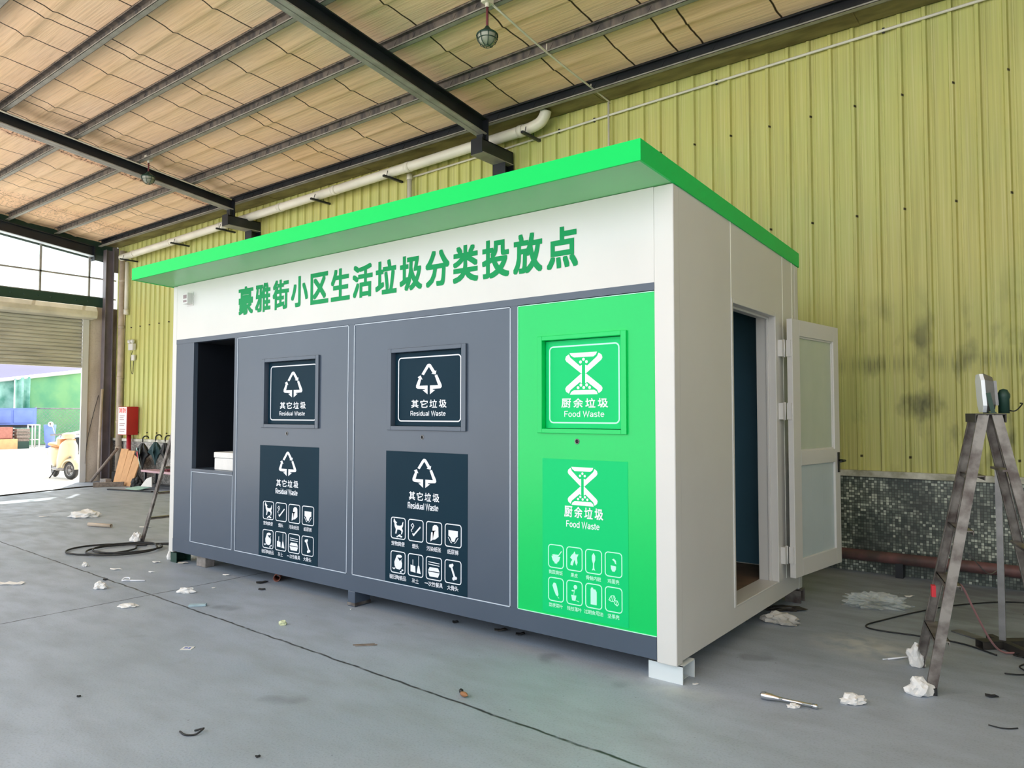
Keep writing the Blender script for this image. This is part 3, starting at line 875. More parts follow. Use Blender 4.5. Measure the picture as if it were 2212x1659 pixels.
def lamp(x, y, zt, label, zrod):
    t = thing('pendant_lamp', label, 'lamp', (x, y, zt), 'caged lamps under the roof')
    mb = MB(); mb.box(x - 0.035, x + 0.035, y - 0.05, y + 0.05, zt - 0.05, zt + 0.02); mb.lathe((x, y, zt - 0.09), [(0.02, 0), (0.02, 0.05)], 10)
    mb.build('junction_box', M['pvc'], t)
    mb = MB(); mb.tube([(x, y, zt - 0.07), (x, y, zrod)], 0.012, 8); mb.build('rod', M['maroon'], t)
    mb = MB(); mb.lathe((x, y, zrod - 0.11), [(0.098, 0.055), (0.102, 0.065), (0.095, 0.075), (0.06, 0.10), (0.03, 0.125), (0.014, 0.15)], 24)
    mb.build('housing', M['darkgreen'], t)
    mb = MB(); mb.lathe((x, y, zrod - 0.11), [(0.001, -0.035), (0.035, -0.03), (0.065, -0.01), (0.085, 0.025), (0.092, 0.058)], 24)
    mb.build('glass_bowl', M['lampglass'], t)
    mb = MB()
    for k in range(8):
        a = 2 * PI * k / 8
        mb.tube([(x + math.cos(a) * r, y + math.sin(a) * r, zrod - 0.11 + h) for r, h in ((0.10, 0.06), (0.095, 0.03), (0.075, -0.015), (0.03, -0.042))], 0.0035, 6)
    for r, h in ((0.09, 0.02), (0.03, -0.042)):
        mb.tube([(x + math.cos(2 * PI * k / 24) * r, y + math.sin(2 * PI * k / 24) * r, zrod - 0.11 + h) for k in range(25)], 0.0035, 6)
    mb.build('cage', M['darkgreen'], t)
lamp(-2.5, 1.43, 5.29, 'caged pendant lamp hanging on a rod high above the station, near top centre', 4.985)
lamp(-9.32, 1.62, 5.34, 'pale caged pendant lamp hanging beside the second black rafter at left', 5.08)
t2 = MB(); t2.tube([(-9.486, y, roof(5.435, y)) for y in (3.1, 2.3, 1.5, 0.6, -0.4, -1.6, -4.0)], 0.012, 8)
single('conduit', t2, M['pvc'], 'white conduit clipped along the top of the second black rafter', 'conduit', (-9.4, 1.6, 5.3))

# red-brown pipe along the foot of the wall
t = thing('service_pipe', 'red-brown service pipe along the foot of the tiled wall', 'pipe', (0, 3.60, 0.17))
mb = MB(); mb.tube([(-3.7, 3.60, 0.165), (6.1, 3.60, 0.165)], 0.05, 16); mb.build('pipe_run', M['rustpipe'], t)
for x in (-2.8, 0.45, 2.6, 4.8):
    mb = MB(); mb.box(x - 0.03, x + 0.03, 3.57, 3.67, 0.0, 0.13); mb.build('support', M['beam'], t)
# ================================================================== the waste sorting station
ST = thing('waste_sorting_station', 'large white and blue-grey waste sorting kiosk with a green canopy edge and hatches', 'waste station', (-2.675, 1.13, 0.0))
LX, RX, BY = -5.352, 0.0, 2.262
def ru(y): return 2.703 - 0.0433 * (y + 0.386) + 0.0165   # underside of the roof slab

# roof slab: fascia on four sides, pale soffit under it
yf, yb, th = -0.386, 2.285, 0.112
xl, xrr = -5.40, 0.006
zf, zb = 2.7197, 2.6045
mb = MB()
def slab(x0, x1, ya, yb_, za, zb_, t):
    mb.add([(x0, ya, za), (x1, ya, za), (x1, yb_, zb_), (x0, yb_, zb_), (x0, ya, za + t), (x1, ya, za + t), (x1, yb_, zb_ + t), (x0, yb_, zb_ + t)],
           [(0, 3, 2, 1), (4, 5, 6, 7), (0, 1, 5, 4), (1, 2, 6, 5), (2, 3, 7, 6), (3, 0, 4, 7)])
def zu(y): return zf + (zb - zf) * (y - yf) / (yb - yf)
slab(xl, xrr, yf, yf + 0.012, zu(yf), zu(yf + 0.012), th)
slab(xl, xrr, yb - 0.012, yb, zu(yb - 0.012), zu(yb), th)
ya_, yz_ = yf + 0.0122, yb - 0.0122
slab(xl, xl + 0.012, ya_, yz_, zu(ya_), zu(yz_), th)
slab(xrr - 0.012, xrr, ya_, yz_, zu(ya_), zu(yz_), th)
slab(xl + 0.0122, xrr - 0.0122, ya_, yz_, zu(ya_) + th - 0.009, zu(yz_) + th - 0.009, 0.008)
mb.build('roof_fascia', M['fascia'], ST)
mb = MB(); slab(xl + 0.013, xrr - 0.013, yf + 0.013, yb - 0.013, zu(yf) + 0.003, zu(yb) + 0.003, 0.012)
mb.build('soffit', M['soffit'], ST)

# corner posts
for (x0, x1, y0, y1) in ((-0.118, 0.0, 0.0, 0.075), (LX, LX + 0.076, 0.0, 0.075), (-0.09, 0.0, BY - 0.085, BY), (LX, LX + 0.09, BY - 0.085, BY)):
    mb = MB()
    za, zb2 = 0.10, zu(y0) + 0.003
    mb.add([(x0, y0, za), (x1, y0, za), (x1, y1, za), (x0, y1, za), (x0, y0, zu(y0)), (x1, y0, zu(y0)), (x1, y1, zu(y1)), (x0, y1, zu(y1))],
           [(0, 3, 2, 1), (4, 5, 6, 7), (0, 1, 5, 4), (1, 2, 6, 5), (2, 3, 7, 6), (3, 0, 4, 7)])
    mb.build('corner_post', M['white'], ST, bevel=0.006)

# white header with the title
XL, XR = LX + 0.076, -0.118
mb = MB()
mb.add([(XL, 0.002, 2.170), (XR, 0.002, 2.170), (XR, 0.05, 2.170), (XL, 0.05, 2.170), (XL, 0.002, zu(0.0)), (XR, 0.002, zu(0.0)), (XR, 0.05, zu(0.05)), (XL, 0.05, zu(0.05))],
       [(0, 3, 2, 1), (4, 5, 6, 7), (0, 1, 5, 4), (1, 2, 6, 5), (2, 3, 7, 6), (3, 0, 4, 7)])
hd = mb.build('header_panel', M['white'], ST)
title = '豪雅街小区生活垃圾分类投放点'
a = Art(0.002)
pitch, w = 0.2618, 0.212
for i, ch in enumerate(title):
    cx = -4.195 + w / 2 + i * (3.575 - w) / 13
    a.text(ch, cx - w / 2, cx + w / 2, 2.330, 2.568, bold=0.032)
a.build('title_lettering', M['vinylgreen'], hd)

# grey steel front frame
mb = MB(); mb.box(XL, XR, 0.0, 0.06, 2.127, 2.170); mb.build('header_beam', M['grey'], ST)
mb = MB(); mb.box(XL, XR, 0.0, 0.09, 0.115, 0.236); mb.build('base_beam', M['grey'], ST)
for (x0, x1) in ((-1.118, -1.062), (-2.686, -2.624), (-4.250, -4.205)):
    mb = MB(); mb.box(x0, x1, 0.001, 0.06, 0.236, 2.127); mb.build('mullion', M['grey'], ST)
# rear and side sill beams
mb = MB(); mb.box(LX + 0.09, -0.09, BY - 0.08, BY, 0.115, 0.25); mb.box(LX, LX + 0.05, 0.075, BY - 0.085, 0.115, 0.25)
mb.build('rear_sill', M['white'], ST)
# floor, back, left walls
mb = MB(); mb.box(LX + 0.05, -0.05, 0.06, BY - 0.05, 0.225, 0.246); mb.build('floor_board', M['ply'], ST)
mb = MB(); mb.add([(LX + 0.09, BY - 0.05, 0.25), (-0.09, BY - 0.05, 0.25), (-0.09, BY, 0.25), (LX + 0.09, BY, 0.25),
                   (LX + 0.09, BY - 0.05, zu(BY)), (-0.09, BY - 0.05, zu(BY)), (-0.09, BY, zu(BY)), (LX + 0.09, BY, zu(BY))],
                  [(0, 3, 2, 1), (4, 5, 6, 7), (0, 1, 5, 4), (1, 2, 6, 5), (2, 3, 7, 6), (3, 0, 4, 7)])
mb.build('back_wall', M['white'], ST)
mb = MB(); mb.box(LX + 0.1, -0.1, BY - 0.064, BY - 0.0505, 0.247, 2.59); mb.build('back_lining', M['navy'], ST)
mb = MB(); mb.prism([(LX + 0.002, 0.075, 0.25), (LX + 0.002, BY - 0.085, 0.25), (LX + 0.002, BY - 0.085, zu(BY - 0.085)), (LX + 0.002, 0.075, zu(0.075))], (0.045, 0, 0))
mb.build('left_wall', M['white'], ST)
mb = MB(); mb.box(-0.125, -0.1185, 0.065, 0.86, 0.247, 2.59); mb.box(-4.0, -0.126, 0.066, 0.072, 0.247, 2.59); mb.box(-3.2, -3.19, 0.073, 2.19, 0.247, 2.58)
mb.build('inner_lining', M['navy'], ST)

def front_panel(name, m, x0, x1, z0, z1, hole=None, y0=0.004):
    mb = MB()
    if hole:
        a, b, c, d = hole
        mb.box(x0, a, y0, 0.045, z0, z1); mb.box(b, x1, y0, 0.045, z0, z1)
        mb.box(a, b, y0, 0.045, z0, c); mb.box(a, b, y0, 0.045, d, z1)
    else:
        mb.box(x0, x1, y0, 0.045, z0, z1)
    return mb.build(name, m, ST)
def pale_edge(x0, x1, z0, z1, parent, m=None, w=0.0055, sides='LRTB'):  # thin pale strips stand in for the highlight along panel edges
    mb = MB(); ya, yb_ = -0.0012, 0.004
    if 'L' in sides: mb.box(x0, x0 + w, ya, yb_, z0, z1)
    if 'R' in sides: mb.box(x1 - w, x1, ya, yb_, z0, z1)
    if 'T' in sides: mb.box(x0, x1, ya, yb_, z1 - w, z1)
    if 'B' in sides: mb.box(x0, x1, ya, yb_, z0, z0 + w)
    return mb.build('edge_highlight', m or M['pale_edge'], parent)

# left end: narrow panel, open niche, lower panel
p = front_panel('narrow_panel', M['grey'], XL, -4.953, 0.236, 2.127); pale_edge(-4.966, -4.953, 0.236, 0.92, p, sides='R', w=0.004)
p = front_panel('lower_panel', M['grey'], -4.953, -4.250, 0.236, 0.905); pale_edge(-4.953, -4.250, 0.236, 0.898, p, w=0.0045)
mb = MB()
mb.box(-4.953, -4.250, -0.002, 0.80, 0.905, 0.926)
mb.build('niche_shelf', M['grey'], ST)
mb = MB()
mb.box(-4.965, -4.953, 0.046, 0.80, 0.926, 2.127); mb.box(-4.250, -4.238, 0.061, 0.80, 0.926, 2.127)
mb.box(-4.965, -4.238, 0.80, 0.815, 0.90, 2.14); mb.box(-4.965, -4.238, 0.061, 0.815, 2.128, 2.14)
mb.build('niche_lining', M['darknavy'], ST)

def recycle(a, cx, z0, z1, w):
    """three-arrow residual waste mark inside cx +- w/2, z0..z1"""
    H = z1 - z0
    X = lambda u: cx + (u - 0.5) * w
    Z = lambda v: z0 + v * H
    bw = w * 0.105
    # apex band: from the left leg over the tip to the arrow on the right leg
    a.poly([(X(.215), Z(.665)), (X(.42), Z(.955)), (X(.46), Z(.993)), (X(.52), Z(1.0)), (X(.575), Z(.975)), (X(.74), Z(.745)), (X(.785), Z(.77)), (X(.765), Z(.635)), (X(.60), Z(.665)), (X(.648), Z(.690)), (X(.515), Z(.885)), (X(.49), Z(.885)), (X(.31), Z(.630))][::-1])
    # right band, folding into the bottom right arrow
    a.poly([(X(.725), Z(.605)), (X(.815), Z(.635)), (X(.985), Z(.305)), (X(.995), Z(.235)), (X(.95), Z(.185)), (X(.66), Z(.165)), (X(.645), Z(.145)), (X(.745), Z(.135)), (X(.55), Z(.0)), (X(.55), Z(.285)), (X(.86), Z(.285))])
    # left band with its arrow pointing up, folding into the bottom left arrow
    a.poly([(X(.07), Z(.575)), (X(.185), Z(.625)), (X(.255), Z(.485)), (X(.205), Z(.50)), (X(.14), Z(.285)), (X(.455), Z(.285)), (X(.455), Z(.0)), (X(.265), Z(.135)), (X(.36), Z(.145)), (X(.345), Z(.165)), (X(.07), Z(.185)), (X(.01), Z(.225)), (X(.01), Z(.30)), (X(.115), Z(.525))][::-1])

def hourglass(a, cx, z0, z1, w):
    H = z1 - z0
    X = lambda u: cx + (u - 0.5) * w
    Z = lambda v: z0 + v * H
    # end bars
    a.poly([(X(.12), Z(.99)), (X(.86), Z(.99)), (X(.83), Z(.93)), (X(.76), Z(.885)), (X(.24), Z(.885)), (X(.16), Z(.93))][::-1])
    a.poly([(X(.13), Z(.01)), (X(.87), Z(.01)), (X(.85), Z(.07)), (X(.78), Z(.115)), (X(.24), Z(.115)), (X(.16), Z(.07))])
    # crossing limbs, open in the middle for the falling grains
    a.poly([(X(.10), Z(.965)), (X(.02), Z(.915)), (X(.0), Z(.85)), (X(.03), Z(.80)), (X(.43), Z(.505)), (X(.455), Z(.505)), (X(.455), Z(.70)), (X(.40), Z(.68)), (X(.14), Z(.885))])
    a.poly([(X(.90), Z(.965)), (X(.98), Z(.915)), (X(1.0), Z(.85)), (X(.97), Z(.80)), (X(.57), Z(.505)), (X(.545), Z(.505)), (X(.545), Z(.70)), (X(.60), Z(.68)), (X(.86), Z(.885))][::-1])
    a.poly([(X(.10), Z(.035)), (X(.02), Z(.085)), (X(.0), Z(.15)), (X(.03), Z(.20)), (X(.43), Z(.495)), (X(.455), Z(.495)), (X(.455), Z(.27)), (X(.40), Z(.30)), (X(.14), Z(.115))][::-1])
    a.poly([(X(.90), Z(.035)), (X(.98), Z(.085)), (X(1.0), Z(.15)), (X(.97), Z(.20)), (X(.57), Z(.495)), (X(.545), Z(.495)), (X(.545), Z(.27)), (X(.60), Z(.30)), (X(.86), Z(.115))])
    for (u, v) in ((.5, .83), (.42, .77), (.58, .77), (.43, .23), (.58, .23), (.35, .17), (.505, .17), (.66, .17)):
        a.disc(X(u), Z(v), w * 0.036, n=12)

def glyph(a, kind, x0, z0, s, h):
    """pictogram inside the cell x0..x0+s, z0..z0+h"""
    X = lambda u: x0 + u * s
    Z = lambda v: z0 + v * h
    def P(*pts): a.poly([(X(u), Z(v)) for u, v in pts])
    def S(w, *pts): a.stroke([(X(u), Z(v)) for u, v in pts], w * s)
    def D(u, v, r, rb=None): a.disc(X(u), Z(v), r * s, (rb or r) * s, 14)
    if kind == 'dog':
        P((.20, .90), (.24, .93), (.30, .82), (.42, .76), (.36, .70), (.42, .62), (.62, .62), (.74, .66), (.80, .80), (.84, .82), (.82, .62), (.76, .52), (.82, .40), (.76, .24), (.70, .24), (.72, .38), (.62, .44), (.44, .44), (.38, .24), (.30, .24), (.34, .44), (.26, .58), (.24, .72), (.18, .78))
        D(.56, .16, .09, .045); D(.70, .13, .08, .04); D(.62, .20, .05, .03); D(.44, .11, .05, .03)
    elif kind == 'cigarette':
        S(.075, (.34, .26), (.80, .68)); S(.07, (.30, .36), (.37, .26))
        S(.035, (.26, .42), (.20, .50), (.32, .60), (.20, .72), (.30, .80), (.38, .70), (.30, .56))
    elif kind == 'paper':
        P((.40, .62), (.42, .78), (.52, .86), (.66, .86), (.76, .78), (.78, .36), (.56, .22), (.42, .20), (.28, .12), (.32, .52), (.52, .56), (.62, .62), (.56, .58), (.42, .60)); 
    elif kind == 'diaper':
        P((.22, .72), (.78, .72), (.78, .48), (.66, .42), (.58, .24), (.42, .24), (.34, .42), (.22, .48))
        S(.03, (.20, .42), (.34, .24)); S(.03, (.80, .42), (.66, .24)); S(.03, (.34, .22), (.44, .18)); S(.03, (.66, .22), (.56, .18))
    elif kind == 'jar':
        P((.42, .82), (.34, .66), (.26, .50), (.28, .32), (.40, .20), (.62, .18), (.76, .30), (.78, .48), (.72, .60), (.80, .70), (.62, .56), (.48, .70))
        D(.60, .78, .17, .07); S(.05, (.14, .22), (.24, .18), (.32, .24)); D(.80, .18, .06, .04); D(.70, .10, .06, .04)
    elif kind == 'broom':
        P((.18, .50), (.48, .46), (.50, .18), (.18, .20)); S(.035, (.33, .48), (.33, .74)); S(.025, (.70, .92), (.70, .48)); P((.66, .50), (.74, .50), (.84, .16), (.58, .18))
    elif kind == 'lunchbox':
        S(.035, (.16, .76), (.84, .74)); S(.035, (.16, .66), (.84, .64))
        P((.14, .38), (.24, .54), (.76, .54), (.86, .38)); P((.14, .34), (.86, .34), (.76, .14), (.24, .14))
    elif kind == 'bone':
        S(.10, (.40, .72), (.60, .28)); D(.34, .74, .075); D(.46, .78, .07); D(.54, .22, .075); D(.67, .26, .07)
    elif kind == 'bowl':
        P((.22, .50), (.78, .50), (.70, .32), (.58, .24), (.58, .20), (.42, .20), (.42, .24), (.30, .32)); S(.05, (.66, .54), (.86, .74)); D(.40, .54, .14, .05); D(.56, .54, .12, .05)
    elif kind == 'peel':
        P((.34, .66), (.46, .74), (.50, .82), (.58, .70), (.76, .72), (.66, .56), (.70, .36), (.62, .24), (.56, .34), (.52, .48), (.46, .38), (.40, .22), (.26, .24), (.28, .36), (.38, .46), (.24, .54))
    elif kind == 'fish':
        P((.50, .86), (.40, .74), (.40, .58), (.47, .42), (.46, .24), (.40, .14), (.52, .17), (.60, .14), (.54, .24), (.53, .42), (.60, .58), (.60, .74))
    elif kind == 'egg':
        P((.34, .46), (.64, .44), (.64, .32), (.56, .22), (.44, .22), (.36, .32)); P((.42, .70), (.52, .74), (.64, .66), (.66, .52), (.58, .56), (.56, .62))
    elif kind == 'cabbage':
        P((.28, .66), (.36, .78), (.50, .76), (.56, .64), (.66, .32), (.62, .22), (.50, .28), (.38, .46)); S(.025, (.62, .20), (.70, .16)); 
    elif kind == 'flowerpot':
        P((.30, .40), (.62, .40), (.56, .18), (.36, .18)); S(.03, (.46, .42), (.50, .60), (.54, .70)); D(.56, .74, .11); D(.40, .58, .08, .04); S(.03, (.62, .20), (.78, .16))
    elif kind == 'jug':
        P((.32, .16), (.68, .16), (.68, .68), (.60, .78), (.48, .78), (.46, .84), (.36, .84), (.32, .76), (.32, .16))
    elif kind == 'nuts':
        S(.035, (.26, .52), (.36, .64), (.52, .66), (.60, .56), (.52, .44), (.34, .42), (.26, .52)); S(.03, (.38, .62), (.44, .44)); S(.03, (.50, .64), (.54, .46))
        S(.035, (.56, .48), (.70, .48), (.78, .36), (.70, .28), (.58, .34), (.52, .42)); S(.025, (.62, .46), (.70, .30)); S(.025, (.20, .48), (.28, .44))

def sign_sheet(x0, x1, z0, z1, m, ink, mark, cn, en, icons, fr, y, edge_w):
    """lower notice: mark, two lines of text and eight captioned pictograms"""
    mb = MB(); mb.box(x0, x1, y - 0.0015, y, z0, z1)
    sg = mb.build('notice_sheet', m, ST)
    W, Hh = x1 - x0, z1 - z0
    X = lambda u: x0 + u * W
    Z = lambda v: z1 - v * Hh
    ys = y - 0.0015
    a = Art(ys); mark(a, X((fr['mark'][0] + fr['mark'][1]) / 2), Z(fr['mark'][3]), Z(fr['mark'][2]), (fr['mark'][1] - fr['mark'][0]) * W)
    a.build('waste_symbol', M['vinylwhite'], sg)
    a = Art(ys)
    u0, u1, v0, v1 = fr['cn']; cw = (u1 - u0) * W
    wch = cw / (len(cn) + 0.28 * (len(cn) - 1))
    for i, ch in enumerate(cn):
        a.text(ch, X(u0) + i * wch * 1.28, X(u0) + i * wch * 1.28 + wch, Z(v1), Z(v0), bold=0.022)
    u0, u1, v0, v1 = fr['en']
    a.latin(en, X(u0), X(u1), Z(v1), Z(v0))
    a.build('lettering', M['vinylwhite'], sg)
    for k, (kind, cap) in enumerate(icons):
        r, c = divmod(k, 4)
        ux0 = 0.072 + 0.2235 * c; uw = 0.192
        v0, v1 = fr['row'][r]
        a = Art(ys)
        a.ring(X(ux0), X(ux0 + uw), Z(v1), Z(v0), 0.022, edge_w)
        glyph(a, kind, X(ux0), Z(v1), uw * W, (v1 - v0) * Hh)
        a.build('pictogram', ink, sg)
        a = Art(ys)
        cx = X(ux0 + uw / 2); n = len(cap); cs = 0.0285 * W / 0.78 * 1.12
        v0, v1 = fr['cap'][r]
        for i, ch in enumerate(cap):
            xa = cx + (i - n / 2) * cs * 1.06
            hh = (Z(v0) - Z(v1))
            if ch == '一':
                a.text(ch, xa, xa + cs, Z(v1) + hh * .42, Z(v1) + hh * .58, bold=0.012)
            else:
                a.text(ch, xa, xa + cs, Z(v1), Z(v0), bold=0.012)
        a.build('caption', ink, sg)
    return sg

def hatch(x0, x1, z0, z1, frame_m, flap_m, ink, mark, cn, en, fr, b=0.040):
    """raised frame with a flap set back in it"""
    mb = MB()
    ya, yb_ = -0.012, 0.052
    mb.box(x0, x0 + b, ya, yb_, z0, z1); mb.box(x1 - b, x1, ya, yb_, z0, z1)
    mb.box(x0 + b, x1 - b, ya, yb_, z0, z0 + b * 0.75); mb.box(x0 + b, x1 - b, ya, yb_, z1 - b * 0.75, z1)
    mb.build('hatch_frame', frame_m, ST, bevel=0.003)
    fx0, fx1, fz0, fz1 = x0 + b + 0.003, x1 - b - 0.003, z0 + b * 0.75 + 0.003, z1 - b * 0.75 - 0.003
    yf = 0.030
    mb = MB(); mb.box(fx0, fx1, yf, yf + 0.018, fz0, fz1)
    fl = mb.build('hatch_flap', flap_m, ST)
    W, Hh = fx1 - fx0, fz1 - fz0
    X = lambda u: fx0 + u * W
    Z = lambda v: fz1 - v * Hh
    a = Art(yf); a.ring(X(.045), X(.955), Z(.945), Z(.06), 0.03, 0.0085); a.build('border_line', ink, fl)
    a = Art(yf); m_ = fr['mark']; mark(a, X((m_[0] + m_[1]) / 2), Z(m_[3]), Z(m_[2]), (m_[1] - m_[0]) * W); a.build('waste_symbol', M['vinylwhite'], fl)
    a = Art(yf); u0, u1, v0, v1 = fr['cn']; cw = (u1 - u0) * W
    wch = cw / (len(cn) + 0.28 * (len(cn) - 1))
    for i, ch in enumerate(cn):
        a.text(ch, X(u0) + i * wch * 1.28, X(u0) + i * wch * 1.28 + wch, Z(v1), Z(v0), bold=0.022)
    u0, u1, v0, v1 = fr['en']; a.latin(en, X(u0), X(u1), Z(v1), Z(v0))
    a.build('lettering', M['vinylwhite'], fl)
    # lock hole under the hatch
    cx = x0 + (x1 - x0) * 0.455
    mb = MB(); mb.lathe((cx, 0.0045, 1.281), [(0.0165, 0.0), (0.0165, 0.003), (0.011, 0.003), (0.011, 0.0008)], 18, (0, -1, 0)); ring = mb.build('lock_ring', M['steel'], ST)
    mb = MB(); mb.lathe((cx, 0.0045, 1.281), [(0.0108, 0.0002), (0.0108, 0.0010), (0.0, 0.0011)], 18, (0, -1, 0)); mb.build('keyhole', M['black'], ring)

RES = [('dog', '宠物粪便'), ('cigarette', '烟头'), ('paper', '污染纸张'), ('diaper', '纸尿裤'), ('jar', '破旧陶瓷品'), ('broom', '灰土'), ('lunchbox', '一次性餐具'), ('bone', '大骨头')]
FOOD = [('bowl', '剩菜剩饭'), ('peel', '果皮'), ('fish', '骨骼内脏'), ('egg', '鸡蛋壳'), ('cabbage', '菜梗菜叶'), ('flowerpot', '残枝落叶'), ('jug', '过期食用油'), ('nuts', '坚果壳')]
FRS = dict(mark=(.345, .64, .048, .262), cn=(.305, .675, .298, .358), en=(.29, .665, .378, .424), row=((.502, .667), (.757, .925)), cap=((.684, .718), (.938, .972)))
FRF = dict(mark=(.315, .665, .045, .292), cn=(.275, .725, .300, .368), en=(.295, .685, .392, .432), row=((.556, .708), (.768, .922)), cap=((.722, .748), (.934, .960)))
HRS = dict(mark=(.315, .69, .165, .575), cn=(.25, .755, .65, .755), en=(.235, .745, .80, .865))
HFD = dict(mark=(.265, .745, .145, .625), cn=(.215, .81, .665, .765), en=(.25, .765, .805, .87))

for (x0, x1, hx, sx) in ((-4.205, -2.686, (-3.812, -3.038), (-3.838, -3.036)), (-2.624, -1.118, (-2.243, -1.487), (-2.262, -1.477))):
    p = front_panel('grey_front_panel', M['grey'], x0, x1, 0.236, 2.127, (hx[0] + 0.02, hx[1] - 0.02, 1.345, 1.895))
    pale_edge(x0, x1, 0.236, 2.122, p)
    hatch(hx[0], hx[1], 1.327, 1.913, M['grey'], M['signdark'], M['vinylwhite'], recycle, '其它垃圾', 'Residual Waste', HRS)
    sign_sheet(sx[0], sx[1], 0.241, 1.177, M['signdark'], M['vinylwhite'], recycle, '其它垃圾', 'Residual Waste', RES, FRS, 0.004, 0.0065)
p = front_panel('green_front_panel', M['green'], -1.062, -0.118, 0.236, 2.118, (-0.885, -0.305, 1.345, 1.895))
pale_edge(-1.062, -0.118, 0.236, 2.122, p, M['vinylmint'], 0.004, 'LTB')
hatch(-0.905, -0.288, 1.327, 1.917, M['green'], M['signgreen'], M['vinylmint'], hourglass, '厨余垃圾', 'Food Waste', HFD, 0.036)
sign_sheet(-0.874, -0.288, 0.252, 1.174, M['signgreen'], M['vinylmint'], hourglass, '厨余垃圾', 'Food Waste', FOOD, FRF, 0.004, 0.0055)

# small white box on the header, left end
mb = MB(); mb.box(-5.075, -4.985, -0.055, 0.002, 2.50, 2.605); mb.box(-5.09, -4.97, -0.003, 0.003, 2.485, 2.62)
sb = mb.build('junction_box', M['white'], ST, bevel=0.006)
mb = MB(); mb.box(-5.06, -5.0, -0.0565, -0.055, 2.515, 2.535); mb.box(-5.06, -5.0, -0.0565, -0.055, 2.55, 2.585); mb.build('box_slots', M['greyprint'], sb)

# right side wall with its doorway
Y0, Y1, Z0, Z1 = 0.862, 1.690, 0.243, 2.150
def side_piece(name, y0, y1, z0, z1f, x0=-0.05, x1=-0.002):
    mb = MB()
    za, zb_ = (z1f, z1f) if z1f else (zu(y0), zu(y1))
    mb.prism([(x0, y0, z0), (x0, y1, z0), (x0, y1, zb_), (x0, y0, za)], (x1 - x0, 0, 0))
    return mb.build(name, M['white'], ST)
side_piece('side_panel', 0.075, 0.835, 0.115, None)
side_piece('side_panel', 0.835, 1.790, 2.182, None)
side_piece('side_panel', 1.790, 2.177, 0.115, None)
side_piece('side_sill', 0.835, 1.790, 0.115, 0.236)
mb = MB()
for ya in (0.838, 1.875, 2.105):
    mb.prism([(-0.002, ya, 0.24 if ya > 1 else 0.24), (-0.002, ya + 0.008, 0.24), (-0.002, ya + 0.008, zu(ya)), (-0.002, ya, zu(ya))], (0.0022, 0, 0))
mb.build('side_seam', M['seam'], ST)
# door frame
mb = MB()
mb.box(-0.14, 0.004, 0.835, Y0, 0.236, 2.182); mb.box(-0.14, 0.004, Y1, 1.782, 0.236, 2.182)
mb.box(-0.14, 0.004, Y0, Y1, Z1, 2.182); mb.box(-0.14, 0.002, Y0, Y1, 0.236, 0.247)
mb.box(-0.065, -0.045, Y0, Y0 + 0.016, 0.247, Z1); mb.box(-0.065, -0.045, Y1 - 0.016, Y1, 0.247, Z1); mb.box(-0.065, -0.045, Y0, Y1, Z1 - 0.016, Z1)
mb.build('door_frame', M['white'], ST, bevel=0.004)

# open door leaf folded back against the wall
P0 = Vector((0.048, 1.800, 0)); dd = Vector((0.135, 0.991, 0)).normalized(); nn = Vector((dd.y, -dd.x, 0)); up = Vector((0, 0, 1))
LW, LZ0, LZ1, LT = 0.845, 0.262, 2.142, 0.042
def leaf_box(mb, u0, u1, z0, z1, t0=0.0, t1=LT):
    c = P0 + dd * ((u0 + u1) / 2) + nn * ((t0 + t1) / 2) + up * ((z0 + z1) / 2)
    mb.obox(c, dd, nn, up, (u1 - u0) / 2, (t1 - t0) / 2, (z1 - z0) / 2)
mb = MB()
leaf_box(mb, 0, 0.125, LZ0, LZ1); leaf_box(mb, LW - 0.10, LW, LZ0, LZ1)
leaf_box(mb, 0.125, LW - 0.10, LZ0, LZ0 + 0.125); leaf_box(mb, 0.125, LW - 0.10, LZ1 - 0.12, LZ1); leaf_box(mb, 0.125, LW - 0.10, 1.065, 1.17)
dl = mb.build('door_leaf', M['white'], ST, bevel=0.003)
mb = MB(); leaf_box(mb, 0.12, LW - 0.095, 1.165, LZ1 - 0.115, 0.014, 0.020); mb.build('glass_panel', M['frost'], dl)
mb = MB()
wpl = (LW - 0.225) / 3
for k in range(3):
    leaf_box(mb, 0.122 + wpl * k + (0.003 if k else 0), 0.122 + wpl * (k + 1) + 0.002, LZ0 + 0.12, 1.07, 0.012, 0.026)
leaf_box(mb, 0.12, LW - 0.095, LZ0 + 0.12, 1.07, 0.010, 0.022)
mb.build('lower_infill', M['planks'], dl)
mb = MB()
for u in (0.122, LW - 0.108): leaf_box(mb, u, u + 0.012, 1.17, LZ1 - 0.12, 0.018, 0.030)
leaf_box(mb, 0.122, LW - 0.1, 1.17, 1.182, 0.018, 0.030); leaf_box(mb, 0.122, LW - 0.1, LZ1 - 0.132, LZ1 - 0.12, 0.018, 0.030)
mb.build('glazing_bead', M['white'], dl)
mb = MB()
leaf_box(mb, LW - 0.055, LW - 0.025, 0.98, 1.14, LT, LT + 0.008)
c = P0 + dd * (LW - 0.04) + nn * (LT + 0.008)
mb.tube([c + up * 1.075, c + nn * 0.045 + up * 1.075, c + nn * 0.05 - dd * 0.10 + up * 1.072], 0.009, 8)
c2 = P0 + dd * (LW + 0.002)
leaf_box(mb, LW, LW + 0.003, 0.98, 1.14, 0.008, 0.034)
leaf_box(mb, LW - 0.055, LW - 0.025, 0.98, 1.14, -0.008, 0.0)
c = P0 + dd * (LW - 0.04) - nn * 0.008
mb.tube([c + up * 1.075, c - nn * 0.045 + up * 1.075, c - nn * 0.05 + dd * 0.10 + up * 1.072], 0.009, 8)
mb.build('door_handle', M['black'], dl)
